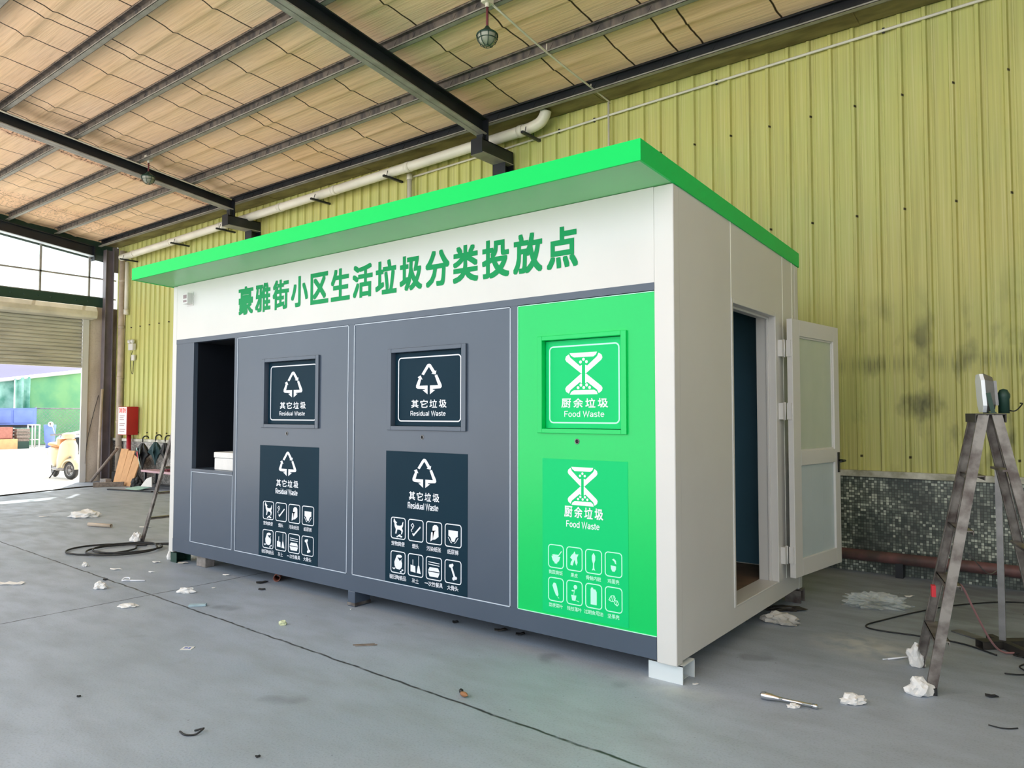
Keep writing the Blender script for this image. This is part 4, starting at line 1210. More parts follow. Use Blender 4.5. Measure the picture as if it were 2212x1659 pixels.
for z in (0.36, 1.40, 1.86):
    mb = MB()
    mb.tube([(0.030, 1.790, z), (0.030, 1.790, z + 0.13)], 0.010, 10)
    mb.box(0.003, 0.034, 1.74, 1.793, z + 0.005, z + 0.125)
    leaf_box(mb, -0.012, 0.0, z + 0.005, z + 0.125, 0.0, LT * 0.8)
    mb.build('hinge', M['white'], dl)

# ------------------------------------------------------------------ blocks under the station
def channel(label, x0, x1, y0, y1, h, m, name='support_block'):
    """short steel channel standing under the sill: open towards +x"""
    t = MB(); k = 0.006
    t.box(x0, x1, y0, y0 + k, 0, h); t.box(x0, x1, y1 - k, y1, 0, h); t.box(x0, x0 + k, y0 + k, y1 - k, 0, h); t.box(x0, x1, y0, y1, h - k, h - 0.0005)
    t.box(x0 + k, x1 - 0.03, y0 + k, y1 - k, 0.002, 0.006)
    return single(name, t, m, label, 'support', ((x0 + x1) / 2, (y0 + y1) / 2, 0), 'supports under the station')
channel('pale aluminium channel under the front right corner post of the kiosk', -0.185, 0.016, 0.035, 0.19, 0.0995, M['alupale'])
channel('pale metal channel under the rear corner behind the open door', -0.10, 0.02, 2.15, 2.255, 0.0995, M['alu'])
channel('dark green channel under the far left corner post of the kiosk', -5.335, -5.225, 0.015, 0.16, 0.0995, M['darkgreen'])
t = MB(); t.box(-2.668, -2.588, 0.0, 0.15, 0.0, 0.1145)
mid = single('support_block', t, M['grey'], 'grey painted block with taped foot under the middle of the front sill', 'support', (-2.628, 0.075, 0), 'supports under the station', 0.004)
t = MB(); t.box(-2.671, -2.585, -0.003, 0.153, 0.008, 0.030); mid2 = t.build('tape_band', M['alu'], mid)
t = MB(); t.box(-4.945, -4.785, 0.062, 0.16, 0.0, 0.1145)
single('support_block', t, M['block'], 'rough concrete block under the left part of the front sill', 'support', (-4.865, 0.11, 0), 'supports under the station', 0.008)

# foam box in the niche
t = thing('foam_box', 'white foam box sitting in the dark niche at the left of the kiosk', 'box', (-4.41, 0.24, 0.926))
mb = MB(); mb.box(-4.64, -4.262, 0.05, 0.40, 0.926, 1.035); mb.build('box_body', M['paper'], t, bevel=0.008)
mb = MB(); mb.box(-4.645, -4.258, 0.045, 0.405, 1.037, 1.09); mb.build('lid', M['paper'], t, bevel=0.008)
# ================================================================== loose things
def floor_frame(ax):
    return
# --- step ladders
def ladder(name, label, base, rz, H, lean, wb, wt, group, spread):
    """A-frame ladder; local x = lean direction, local y = along the steps; origin midway between the front feet"""
    t = thing(name, label, 'ladder', base, group, rz)
    def rail(sgn, front):
        x0 = 0.0 if front else spread; x1 = lean - 0.03 if front else lean + 0.03
        return Vector((x0, sgn * wb / 2, 0.0)), Vector((x1, sgn * wt / 2, H))
    for front in (True, False):
        for s in (-1, 1):
            a, b = rail(s, front); m_ = MB()
            d = (b - a).normalized(); wdt = 0.046 if front else 0.042
            side = Vector((1, 0, 0))
            m_.bar(a + d * 0.0, b, wdt, 0.004, side)
            # lips of the channel section
            for q in (-1, 1):
                off = Vector((q * wdt / 2, -s * 0.010, 0))
                m_.bar(a + off, b + off, 0.004, 0.022, side)
            o = m_.build('front_rail' if front else 'rear_rail', M['alu'], t, local=True)
            m_ = MB(); m_.obox(a + Vector((0, 0, 0.018)), (1, 0, 0), (0, 1, 0), (0, 0, 1), wdt / 2 + 0.006, 0.016, 0.018)
            m_.build('rubber_foot', M['rubber'], o, local=True)
    nst = 5
    for k in range(1, nst):
        f = k / nst * 0.985 + 0.0
        m_ = MB()
        x = lean * f; w = wb + (wt - wb) * f
        m_.box(x - 0.035, x + 0.035, -w / 2 + 0.003, w / 2 - 0.003, H * f - 0.018, H * f - 0.012)
        m_.box(x - 0.035, x - 0.031, -w / 2 + 0.003, w / 2 - 0.003, H * f - 0.035, H * f - 0.012)
        m_.box(x + 0.031, x + 0.035, -w / 2 + 0.003, w / 2 - 0.003, H * f - 0.035, H * f - 0.012)
        m_.build('step', M['alu'], t, local=True)
    for f in (0.22, 0.52, 0.80):
        m_ = MB(); x = spread + (lean - spread) * f; w = wb + (wt - wb) * f
        m_.box(x - 0.02, x + 0.02, -w / 2, w / 2, H * f - 0.006, H * f + 0.006)
        m_.build('rear_brace', M['alu'], t, local=True)
    m_ = MB()
    m_.box(lean - 0.07, lean + 0.07, -wt / 2 - 0.01, wt / 2 + 0.01, H, H + 0.006)
    m_.box(lean - 0.07, lean - 0.064, -wt / 2 - 0.01, wt / 2 + 0.01, H - 0.04, H); m_.box(lean + 0.064, lean + 0.07, -wt / 2 - 0.01, wt / 2 + 0.01, H - 0.04, H)
    m_.build('top_cap', M['darkmetal'], t, local=True)
    return t
M['darkmetal'] = mat('dark_cast_metal', srgb(58, 54, 50), 0.55, var=0.4, scale=9)
A = Vector((1.079, 0.699, 0)); B = Vector((0.962, 1.131, 0))
eL = (B - A).normalized(); lL = Vector((eL.y, -eL.x, 0))     # lean direction
rzR = math.atan2(lL.y, lL.x)
mid = (A + B) / 2
ladder('step_ladder', 'dusty aluminium step ladder at right with a floodlight standing on top', (mid.x, mid.y, 0), rzR, 1.44, 0.315, 0.45, 0.24, 'aluminium step ladders', 0.63)
ladder('step_ladder', 'aluminium step ladder half hidden behind the left end of the kiosk', (-6.70, 0.66, 0), 0.0, 1.46, 0.52, 0.56, 0.28, 'aluminium step ladders', 1.0)

# floodlight on the right ladder
tc = mid + lL * 0.315; zt = 1.4465
t = thing('floodlight', 'white-faced floodlight with dark bracket standing on the right ladder', 'lamp', (tc.x, tc.y, zt))
vd = (tc - Vector((1.695, -3.637, 0))).normalized(); fd = Vector((-vd.y, vd.x, 0)) * 0.98 - vd * 0.16; fd.normalize()      # faces left, slightly to the front
sd = Vector((-fd.y, fd.x, 0)); upv = (Vector((0, 0, 1)) + fd * 0.06).normalized()
cc = tc + Vector((0, 0, zt + 0.108)) - lL * 0.02
def octo(w, h, c): return [(-w + c, -h), (w - c, -h), (w, -h + c), (w, h - c), (w - c, h), (-w + c, h), (-w, h - c), (-w, -h + c)]
mb = MB(); mb.prism([cc + sd * a + upv * b - fd * 0.012 for a, b in octo(0.085, 0.102, 0.035)], fd * 0.018); mb.build('lamp_face', M['whiteglass'], t)
mb = MB(); P8a = [cc + sd * a + upv * b - fd * 0.0125 for a, b in octo(0.088, 0.105, 0.036)]; P8b = [cc + sd * a + upv * b - fd * 0.055 for a, b in octo(0.06, 0.085, 0.025)]
mb.add(P8a + P8b, [tuple(range(8)), tuple(range(8, 16))[::-1]] + [(i, (i + 1) % 8, 8 + (i + 1) % 8, 8 + i) for i in range(8)])
for k in range(-3, 4): mb.obox(cc - fd * 0.058 + sd * (k * 0.016), fd, sd, upv, 0.012, 0.002, 0.065)
mb.build('housing', M['steel'], t)
mb = MB()
for s in (-1, 1): mb.bar(cc + sd * (s * 0.093) - fd * 0.02, Vector((tc.x, tc.y, zt + 0.006)) + sd * (s * 0.093) - fd * 0.02, 0.02, 0.004, fd)
mb.bar(Vector((tc.x, tc.y, zt + 0.004)) + sd * 0.095 - fd * 0.02, Vector((tc.x, tc.y, zt + 0.004)) - sd * 0.095 - fd * 0.02, 0.03, 0.006, fd)
mb.build('yoke', M['darkgreen'], t)
bb = Vector((tc.x, tc.y, zt)) - fd * 0.085
mb = MB(); mb.lathe(bb + Vector((0, 0, 0.001)), [(0.0, 0), (0.026, 0), (0.026, 0.075), (0.03, 0.085), (0.03, 0.10), (0.018, 0.125), (0.0, 0.13)], 14); mb.bar(bb + Vector((0, 0, 0.06)), bb + Vector((0, 0, 0.06)) + fd * 0.05, 0.02, 0.02); mb.build('driver_body', M['darkgreen'], t)
mb = MB(); mb.tube(smooth_path([bb + Vector((0.01, 0.02, 0.02)), bb + lL * 0.03 + Vector((0.02, 0.0, 0.014)), bb + lL * 0.05 + Vector((0.03, 0.03, 0.05)), bb + lL * 0.04 + Vector((0.03, 0.05, 0.055))], 6), 0.0035, 6); mb.build('wire', M['black'], t)

# prop post on its cross foot
t = thing('prop_post', 'square steel post standing on a crossed foot behind the right ladder', 'post', (1.318, 1.83, 0))
mb = MB(); mb.box(1.300, 1.336, 1.812, 1.848, 0.05, 1.19); mb.build('upright', M['steel'], t)
mb = MB()
d1v = (Vector((1.217, 1.746, 0)) - Vector((1.318, 1.83, 0))).normalized(); 
# hollow section foot, cut open at its near end
mb.bar((1.318 - d1v.x * 0.22, 1.83 - d1v.y * 0.22, 0.047), (1.318 + d1v.x * 0.15, 1.83 + d1v.y * 0.15, 0.047), 0.07, 0.004)
mb.bar((1.318 - d1v.x * 0.22, 1.83 - d1v.y * 0.22, 0.003), (1.318 + d1v.x * 0.15, 1.83 + d1v.y * 0.15, 0.003), 0.07, 0.004)
s1 = Vector((-d1v.y, d1v.x, 0))
for q in (-1, 1):
    a = Vector((1.318, 1.83, 0.025)) + s1 * (q * 0.033)
    mb.bar(a - d1v * 0.22, a + d1v * 0.15, 0.045, 0.004, (0, 0, 1))
mb.build('foot_rail', M['darkmetal'], t)
mb = MB(); a = Vector((1.318, 1.83, 0.025)) 
mb.bar(a + s1 * 0.036, a + s1 * 0.22, 0.045, 0.045); mb.bar(a - s1 * 0.036, a - s1 * 0.12, 0.045, 0.045); mb.build('cross_rail', M['darkmetal'], t)

t_ = MB(); t_.prism([(1.02, 2.02, 0.001), (1.22, 1.88, 0.001), (1.25, 1.94, 0.001), (1.06, 2.09, 0.001)], (0, 0, 0.008))
single('board', t_, M['steel'], 'thin grey offcut board lying on the floor behind the prop post', 'board', (1.13, 1.98, 0))

# --- crumpled paper and cloth
def crumple(name, m, label, x, y, sx, sy, sz, seed, cat='tissue', rz=0.0, group='crumpled white litter', sub=3, spikes=0.5):
    bm = bmesh.new(); bmesh.ops.create_icosphere(bm, subdivisions=sub, radius=1.0)
    vs_ = []
    for v in bm.verts:
        p = v.co.copy()
        n1 = noise.noise(p * 1.6 + Vector((seed, 0, 0))); n2 = 1 - 2 * abs(noise.noise(p * 2.9 + Vector((0, seed, 3)))); n3 = noise.noise(p * 6.0 + Vector((seed, seed, 1)))
        r = 0.78 + 0.42 * n1 + spikes * 0.36 * (n2 - 0.4) + 0.16 * n3
        p = p * r
        p.z = p.z * 0.9
        vs_.append(p)
    zmin = -0.35
    fs = [tuple(v.index for v in f.verts) for f in bm.faces]
    bm.free()
    c, s = math.cos(rz), math.sin(rz)
    V = []
    for p in vs_:
        z = max(p.z, zmin + 0.04 * noise.noise(Vector((p.x * 4, p.y * 4, seed))))
        a, b = p.x * sx, p.y * sy
        V.append((x + a * c - b * s, y + a * s + b * c, (z - zmin + 0.05) * sz / 1.3))
    mn = min(v[2] for v in V)
    mb = MB(); mb.add([(v[0], v[1], v[2] - mn + 0.0008) for v in V], fs)
    return single(name, mb, m, label, cat, (x, y, 0), group)

def scrap(name, m, label, pts, th=0.003, cat='scrap', lift=0.0, group='small scraps on the floor'):
    mb = MB()
    cx = sum(p[0] for p in pts) / len(pts); cy = sum(p[1] for p in pts) / len(pts)
    n = len(pts)
    base = [(p[0], p[1], 0.0008 + (lift * (0.5 + 0.5 * math.sin(i * 2.4)))) for i, p in enumerate(pts)]
    mb.add(base + [(p[0], p[1], p[2] + th) for p in base] + [(cx, cy, 0.0008), (cx, cy, 0.0008 + th + lift * 0.8)],
           [(i, (i + 1) % n, n + (i + 1) % n, n + i) for i in range(n)] + [((i + 1) % n, i, 2 * n) for i in range(n)] + [(n + i, n + (i + 1) % n, 2 * n + 1) for i in range(n)])
    return single(name, mb, m, label, cat, (cx, cy, 0), group)
def poly_at(x, y, L, W, rz, seed, n=7):
    rnd = random.Random(seed); out = []
    for k in range(n):
        a = 2 * PI * k / n + rnd.uniform(-0.25, 0.25); r = rnd.uniform(0.75, 1.15)
        px, py = math.cos(a) * L / 2 * r, math.sin(a) * W / 2 * r
        out.append((x + px * math.cos(rz) - py * math.sin(rz), y + px * math.sin(rz) + py * math.cos(rz)))
    return out
RZ = math.radians(37.6)          # the picture's left-right direction on the floor
RIGHT = Vector((math.cos(RZ), math.sin(RZ), 0))

crumple('crumpled_tissue', M['paper'], 'crumpled white tissue on bare concrete, right of the chrome rod', 0.79, 0.325, 0.066, 0.04, 0.05, 4.1, rz=RZ, spikes=0.9)
crumple('crumpled_tissue', M['paper'], 'crumpled white plastic ball nearest the long floor joint, left foreground', -4.70, -0.905, 0.062, 0.04, 0.065, 1.3, rz=RZ)
crumple('crumpled_tissue', M['paper'], 'crumpled white tissue just right of the crossing floor joints', -4.00, -0.545, 0.08, 0.035, 0.055, 2.2, rz=RZ)
crumple('crumpled_tissue', M['paper'], 'flattened white tissue below the crossing of the floor joints', -3.94, -1.03, 0.085, 0.05, 0.03, 5.7, rz=RZ, spikes=0.3)
crumple('crumpled_tissue', M['paper'], 'small round white paper ball left of the black cable coil', -5.74, -0.60, 0.034, 0.03, 0.05, 9.0, rz=RZ, spikes=0.2)
crumple('crumpled_tissue', M['lime'], 'small pale lime paper twist lying alone before the middle support', -2.62, -0.60, 0.034, 0.026, 0.034, 6.4, rz=RZ, sub=2, spikes=0.9)
crumple('rag', M['paper'], 'white rag bundle on the far floor at left, toward the shutter door', -9.30, 0.83, 0.24, 0.14, 0.11, 3.3, 'rag', RZ, 'white rags on the floor')
crumple('rag', M['dirtypaper'], 'grey-white crumpled rag on the floor below the open kiosk door', 0.06, 1.52, 0.13, 0.062, 0.085, 7.7, 'rag', RZ - 0.5, 'white rags on the floor', spikes=0.9)
crumple('rag', M['paper'], 'white rag wrapped round the nearest foot of the right ladder', 1.035, 0.665, 0.075, 0.055, 0.10, 8.2, 'rag', RZ, 'white rags on the floor', spikes=0.3)
crumple('rag', M['paper'], 'white rag wrapped round the second front foot of the right ladder', 0.945, 1.135, 0.06, 0.05, 0.14, 2.9, 'rag', RZ, 'white rags on the floor', spikes=0.2)
crumple('rag', M['paper'], 'white rag tied at the foot of the ladder behind the kiosk', -6.74, 0.345, 0.07, 0.055, 0.12, 5.1, 'rag', RZ, 'white rags on the floor')
crumple('rag', M['paper'], 'bit of white rag touching the foot of the left corner post', -5.44, 0.06, 0.03, 0.03, 0.10, 4.4, 'rag', RZ, 'white rags on the floor', sub=2)
crumple('plastic_wrap', M['clearplastic'], 'crinkled clear plastic wrap on the floor left of the right ladder', 0.50, 2.40, 0.22, 0.10, 0.10, 6.1, 'plastic', RZ - 0.35, 'plastic litter', sub=4, spikes=1.8)
crumple('plastic_wrap', M['darkmetal'], 'dark plastic heap behind the rag below the kiosk door', -0.02, 1.88, 0.15, 0.06, 0.045, 1.9, 'plastic', RZ, 'plastic litter')
mb = MB()
mb.pipe((-0.235, 1.30, 0.042), (-0.14, 1.395, 0.042), 0.040, 0.036, 18)
single('plastic_cup', mb, M['clearplastic'], 'clear plastic cup lying on its side under the kiosk sill', 'cup', (-0.19, 1.35, 0))

# paper strip at the left edge
mb = MB()
pts = [(-5.60 + 0.028 * i, -1.405 + 0.0215 * i) for i in range(9)]
V = []
for i, (x, y) in enumerate(pts):
    z = 0.004 + 0.012 * abs(math.sin(i * 1.1)); w_ = 0.028 + 0.006 * math.sin(i * 2)
    V += [(x - 0.6 * w_, y + 0.8 * w_, z), (x + 0.6 * w_, y - 0.8 * w_, z * 0.4 + 0.001), (x + 0.6 * w_, y - 0.8 * w_, z * 0.4 + 0.004), (x - 0.6 * w_, y + 0.8 * w_, z + 0.004)]
fs = [(4 * i + k, 4 * i + (k + 1) % 4, 4 * i + 4 + (k + 1) % 4, 4 * i + 4 + k) for i in range(8) for k in range(4)] + [(0, 1, 2, 3), (35, 34, 33, 32)]
mb.add(V, fs); single('paper_strip', mb, M['paper'], 'long torn white paper strip on the floor at the left edge', 'paper', (-5.49, -1.32, 0))

# card, foam, splinters and scraps
mb = MB(); mb.obox((-2.654, -1.26, 0.0018), RIGHT, (-RIGHT.y, RIGHT.x, 0), (0, 0, 1), 0.034, 0.030, 0.001); cd = single('printed_card', mb, M['paper'], 'small square printed card lying on the foreground concrete', 'card', (-2.654, -1.26, 0))
mb = MB(); 
for (a, b, w_, h_) in ((-0.012, 0.010, 0.010, 0.008), (0.012, 0.004, 0.006, 0.010), (-0.008, -0.012, 0.012, 0.004), (0.014, -0.014, 0.008, 0.005)):
    mb.obox(Vector((-2.654, -1.26, 0.0031)) + RIGHT * a + Vector((-RIGHT.y, RIGHT.x, 0)) * b, RIGHT, (-RIGHT.y, RIGHT.x, 0), (0, 0, 1), w_, h_, 0.0002)
mb.build('print', M['truckblue'], cd)
mb = MB(); mb.obox((-3.545, -0.70, 0.009), Vector((math.cos(RZ + .2), math.sin(RZ + .2), 0)), (-math.sin(RZ + .2), math.cos(RZ + .2), 0), (0, 0, 1), 0.062, 0.022, 0.008); single('foam_offcut', mb, M['foamblue'], 'pale blue foam offcut bar lying on the long floor joint', 'foam', (-3.545, -0.70, 0), bevel=0.003)
mb = MB(); mb.pipe((-3.90, 0.255, 0.031), (-3.765, 0.135, 0.031), 0.030, 0.026, 20); single('cardboard_tube', mb, M['tubebrown'], 'short salmon tube poking out under the kiosk front', 'tube', (-3.83, 0.2, 0))
mb = MB(); mb.pipe((-8.36, 0.50, 0.026), (-8.0, 0.62, 0.026), 0.024, 0.018, 14); single('pipe_offcut', mb, M['oldpipe'], 'short grey pipe offcut on the floor left of the far ladder', 'pipe', (-8.18, 0.56, 0))
small = [
 ('paper_scrap', 'paper', 'thin white paper scrap nearest the black cable coil', -5.36, -0.49, 0.13, 0.045, 0.3, 1),
 ('paper_scrap', 'paper', 'small white scrap between the cable coil and far left support', -4.98, -0.345, 0.06, 0.022, 0.4, 2),
 ('paper_scrap', 'paper', 'pale scrap before the concrete block support', -4.33, 0.0, 0.07, 0.022, 0.5, 3),
 ('paper_scrap', 'paper', 'white paper bit at the foot of the green channel support', -5.38, -0.10, 0.10, 0.05, 0.2, 4),
 ('paper_scrap', 'dirtypaper', 'grey paper flake beside the dark green channel support', -5.14, 0.03, 0.10, 0.04, 0.6, 5),
 ('dark_scrap', 'rubber', 'dark flat shard left of the salmon tube', -3.82, 0.03, 0.10, 0.05, 0.9, 6),
 ('dark_scrap', 'rubber', 'dark crumb in front of the salmon tube', -3.60, -0.115, 0.07, 0.024, 0.4, 7),
 ('dark_scrap', 'darkmetal', 'flat grey shard under the front sill, left of two', -1.36, 0.20, 0.09, 0.05, 0.5, 8),
 ('dark_scrap', 'rubber', 'black chunk under the front sill, right of two', -1.20, 0.21, 0.07, 0.05, 0.5, 9),
 ('dark_scrap', 'rubber', 'black crumb under the front sill below the second notice', -1.72, 0.155, 0.05, 0.035, 0.4, 10),
 ('paper_scrap', 'paper', 'white chip beside the aluminium corner channel', 0.066, 0.085, 0.04, 0.02, 0.5, 11),
 ('paper_scrap', 'paper', 'white chip on the floor far behind the clear plastic wrap', 0.64, 2.88, 0.09, 0.03, 0.6, 12),
 ('dark_scrap', 'rubber', 'black feathery scrap right of the ladder foot rag', 1.328, 0.837, 0.07, 0.02, 0.0, 13),
 ('dark_scrap', 'rubber', 'dark leaf-like scrap at the right edge behind the cords', 1.42, 2.78, 0.08, 0.025, 0.0, 14),
 ('dark_scrap', 'rubber', 'small dark chip above the long joint at far left', -4.98, -0.74, 0.045, 0.02, 0.6, 15),
 ('paper_scrap', 'paper', 'tiny white curl above the crossing joints', -3.98, -0.32, 0.035, 0.025, 0.6, 16),
 ('paper_scrap', 'paper', 'white crumb beside the taped middle support', -2.56, -0.06, 0.018, 0.016, 0.6, 17),
 ('paper_scrap', 'paper', 'flat pale scrap by the rag of the far ladder', -7.7, 0.9, 0.16, 0.06, 0.6, 18),
 ('dark_scrap', 'rubber', 'small dark flake in the left foreground near the picture bottom', -2.35, -2.0, 0.022, 0.012, 0.5, 19),
 ('dark_scrap', 'rubber', 'dark crumb low in the foreground left of centre', -1.05, -1.82, 0.022, 0.012, 0.5, 20),
 ('paper_scrap', 'paper', 'white scrap on the far floor near the coil rag', -9.75, 0.50, 0.20, 0.05, 0.5, 21),
]
for (nm, mk, lab, x, y, L, W, r, sd_) in small:
    scrap(nm, M[mk], lab, poly_at(x, y, L, W, RZ + r - 0.4, sd_), 0.002 if mk == 'paper' else 0.006, 'scrap', 0.012 if L > 0.04 else 0.004)
mb = MB(); mb.tube([(-4.79, -0.625, 0.006), (-4.68, -0.545, 0.007)], 0.0055, 8)
kn = single('plastic_clip', mb, M['vinylwhite'], 'white plastic tie knot with a stick tail on the floor', 'clip', (-4.74, -0.59, 0))
mb = MB(); mb.tube(smooth_path([(-4.79, -0.63, 0.006), (-4.82, -0.61, 0.02), (-4.85, -0.64, 0.022), (-4.83, -0.67, 0.008), (-4.80, -0.655, 0.012), (-4.79, -0.625, 0.006)], 5), 0.006, 8); mb.build('loop', M['vinylwhite'], kn)
mb = MB(); mb.tube([(0.80, 1.145, 0.006), (0.925, 1.285, 0.012)], 0.005, 8); mb.tube([(0.80, 1.145, 0.006), (0.775, 1.128, 0.0045)], 0.003, 6)
single('plastic_stick', mb, M['vinylwhite'], 'thin white stick lying against the right ladder foot', 'stick', (0.86, 1.21, 0))
for (dx, lab) in ((0.0, 'pale wood splinter lying before the kiosk, left of a pair'), (0.022, 'pale wood splinter lying before the kiosk, right of a pair')):
    mb = MB(); mb.bar((-1.895 + dx, -0.60, 0.004), (-1.80 + dx, -0.505, 0.004), 0.010, 0.006); single('wood_splinter', mb, M['wood'], lab, 'splinter', (-1.85 + dx, -0.55, 0), 'wood splinters')
# dark hook of wire in the foreground, shell-like nut
mb = MB(); mb.tube(smooth_path([(-1.545, -1.895, 0.004), (-1.49, -1.90, 0.005), (-1.455, -1.87, 0.006), (-1.452, -1.835, 0.02), (-1.475, -1.83, 0.012), (-1.50, -1.85, 0.004)], 6), 0.0042, 8)
single('bent_strip', mb, M['rubber'], 'dark bent strip lying alone in the lower left foreground', 'strip', (-1.49, -1.87, 0))
mb = MB(); mb.lathe((-0.800, -0.798, 0.014), [(0.0, -0.028), (0.009, -0.022), (0.013, -0.004), (0.012, 0.012), (0.005, 0.028), (0.0, 0.034)], 14, (0.9, -0.2, 0.05))
nt_ = single('nut_shell', mb, M['nut'], 'brown shell with a black tip on the foreground floor', 'shell', (-0.80, -0.80, 0))
mb = MB(); mb.lathe((-0.835, -0.780, 0.016), [(0.0, -0.012), (0.012, -0.006), (0.013, 0.006), (0.0, 0.014)], 10, (0.6, 0.4, 0.5)); mb.build('tip', M['black'], nt_)

# chrome rod with a tissue over it
t = thing('chrome_rod', 'chrome rod with a bulb end lying on the floor at right', 'tool', (0.54, 0.12, 0))
a = Vector((0.412, 0.105, 0.020)); b = Vector((0.668, 0.140, 0.013)); d = (b - a).normalized()
mb = MB(); mb.tube([a + d * 0.05, b], 0.009, 12); mb.tube([b - d * 0.02, b, b + d * 0.008], 0.010, 12, radii=[0.011, 0.0125, 0.006]); mb.build('shaft', M['chrome'], t)
mb = MB(); mb.tube([a - d * 0.008, a, a + d * 0.02, a + d * 0.045, a + d * 0.075, a + d * 0.10], 0.015, 16, radii=[0.009, 0.018, 0.020, 0.017, 0.011, 0.009]); mb.build('bulb_end', M['chrome'], t)
crumple('crumpled_tissue', M['paper'], 'flat white tissue draped over the chrome rod', 0.572, 0.092, 0.036, 0.026, 0.022, 3.8, rz=RZ, spikes=0.2)

# cables
def cable(label, pts, r, m, name='cable', cat='cable', k=8):
    p = smooth_path(pts, k); mb = MB(); mb.tube(p, r, 8)
    c = p[len(p) // 2]
    return single(name, mb, m, label, cat, (c.x, c.y, 0), 'cables on the floor')
coil = []
c0 = Vector((-6.34, -0.04, 0))
e1 = RIGHT; e2 = Vector((-RIGHT.y, RIGHT.x, 0))
coil.append(c0 + RIGHT * 1.25 + e2 * 0.42 + Vector((0, 0, 0.012)))
coil.append(c0 + RIGHT * 0.60 + e2 * 0.40 + Vector((0, 0, 0.012)))
for k in range(30):
    ang = math.radians(75 + 36 * k); rr = 0.34 + 0.02 * math.sin(k * 0.6)
    cx = c0 + RIGHT * (-0.14, 0.10, 0.12)[k // 10] + e2 * (0.0, -0.05, 0.04)[k // 10]
    coil.append(cx + RIGHT * math.cos(ang) * rr + e2 * math.sin(ang) * rr * 0.9 + Vector((0, 0, 0.012 + 0.0006 * k)))
coil.append(c0 + RIGHT * 0.75 + e2 * 0.16 + Vector((0, 0, 0.012))); coil.append(c0 + RIGHT * 1.22 + e2 * 0.40 + Vector((0, 0, 0.012)))
cable('black cable coil lying left of the kiosk', coil, 0.0095, M['rubber'], 'cable_coil')
cable('long thin dark cable crossing the far floor at the left edge', [(-13.0, 0.3, 0.01), (-13.26, 1.05, 0.01), (-13.55, 1.9, 0.01), (-13.75, 2.5, 0.01), (-13.76, 2.8, 0.01), (-13.80, 2.98, 0.01), (-13.90, 3.12, 0.01)], 0.012, M['rubber'])
cable('thin dark cable looping on the floor behind the right ladder', [(1.9, 3.1, 0.006), (1.363, 3.20, 0.006), (1.0, 2.85, 0.006), (0.783, 2.449, 0.006), (0.62, 2.05, 0.006), (0.545, 1.82, 0.006), (0.62, 1.74, 0.006), (0.908, 1.766, 0.006), (1.12, 1.745, 0.006), (1.30, 1.62, 0.006)], 0.005, M['rubber'])
cable('pink and dark cord sagging from the right ladder to the floor', [(1.185, 0.835, 0.56), (1.20, 1.02, 0.50), (1.23, 1.25, 0.33), (1.28, 1.50, 0.12), (1.33, 1.66, 0.02), (1.43, 1.75, 0.01), (1.70, 1.85, 0.01)], 0.006, M['cordpink'], 'power_cord')
cable('thin black wire curl on the floor by the prop post foot', [(1.42, 1.70, 0.006), (1.45, 1.66, 0.03), (1.42, 1.62, 0.02), (1.38, 1.66, 0.015), (1.43, 1.69, 0.025), (1.46, 1.60, 0.006), (1.42, 1.46, 0.006), (1.47, 1.36, 0.006), (1.42, 1.30, 0.006), (1.36, 1.28, 0.006)], 0.004, M['rubber'], 'wire', 'wire')
cable('pale twisted wire hanging behind the right ladder before the pipe', [(1.14, 1.9, 0.55), (1.20, 2.1, 0.42), (1.23, 2.3, 0.36), (1.28, 2.35, 0.40), (1.318, 1.852, 0.46)], 0.003, M['steel'], 'wire', 'wire')
cable('dark curved scrap of wire in the lower right foreground', [(1.35, 0.43, 0.004), (1.394, 0.425, 0.004), (1.43, 0.44, 0.004), (1.46, 0.47, 0.004)], 0.003, M['rubber'], 'wire', 'wire')
mb = MB(); mb.obox((1.075, 0.90, 0.49), eL, lL, (0, 0, 1), 0.02, 0.010, 0.03)
single('tape_knot', mb, M['redrag'], 'red tape knot tied to the lower rail of the right ladder', 'tape', (1.04, 0.93, 0.46))

# --- the far corner
t = thing('fire_cabinet', 'red fire equipment cabinet with a pale notice in the far left corner', 'fire cabinet', (-14.02, 3.56, 0))
mb = MB(); mb.box(-14.22, -13.82, 3.44, 3.671, 1.01, 1.60); mb.build('cabinet_body', M['red'], t, bevel=0.006)
mb = MB(); mb.box(-14.205, -13.835, 3.436, 3.4395, 1.02, 1.59); nt2 = mb.build('notice', M['signpaper'], t)
a = Art(3.436); a.text('消防', -14.18, -13.86, 1.47, 1.57, bold=0.025); a.build('notice_heading', M['signred'], nt2)
a = Art(3.436)
for k, (z, w_) in enumerate(((1.40, .22), (1.36, .18), (1.32, .2), (1.24, .24), (1.20, .2), (1.12, .26), (1.08, .22))): a.poly([(-14.14, z), (-14.14 + w_, z), (-14.14 + w_, z + 0.014), (-14.14, z + 0.014)])
a.build('notice_lines', M['greyprint'], nt2)
mb = MB(); mb.tube([(-14.0, 3.57, 0.0), (-14.0, 3.57, 1.01)], 0.045, 14); mb.build('standpipe', M['red'], t)

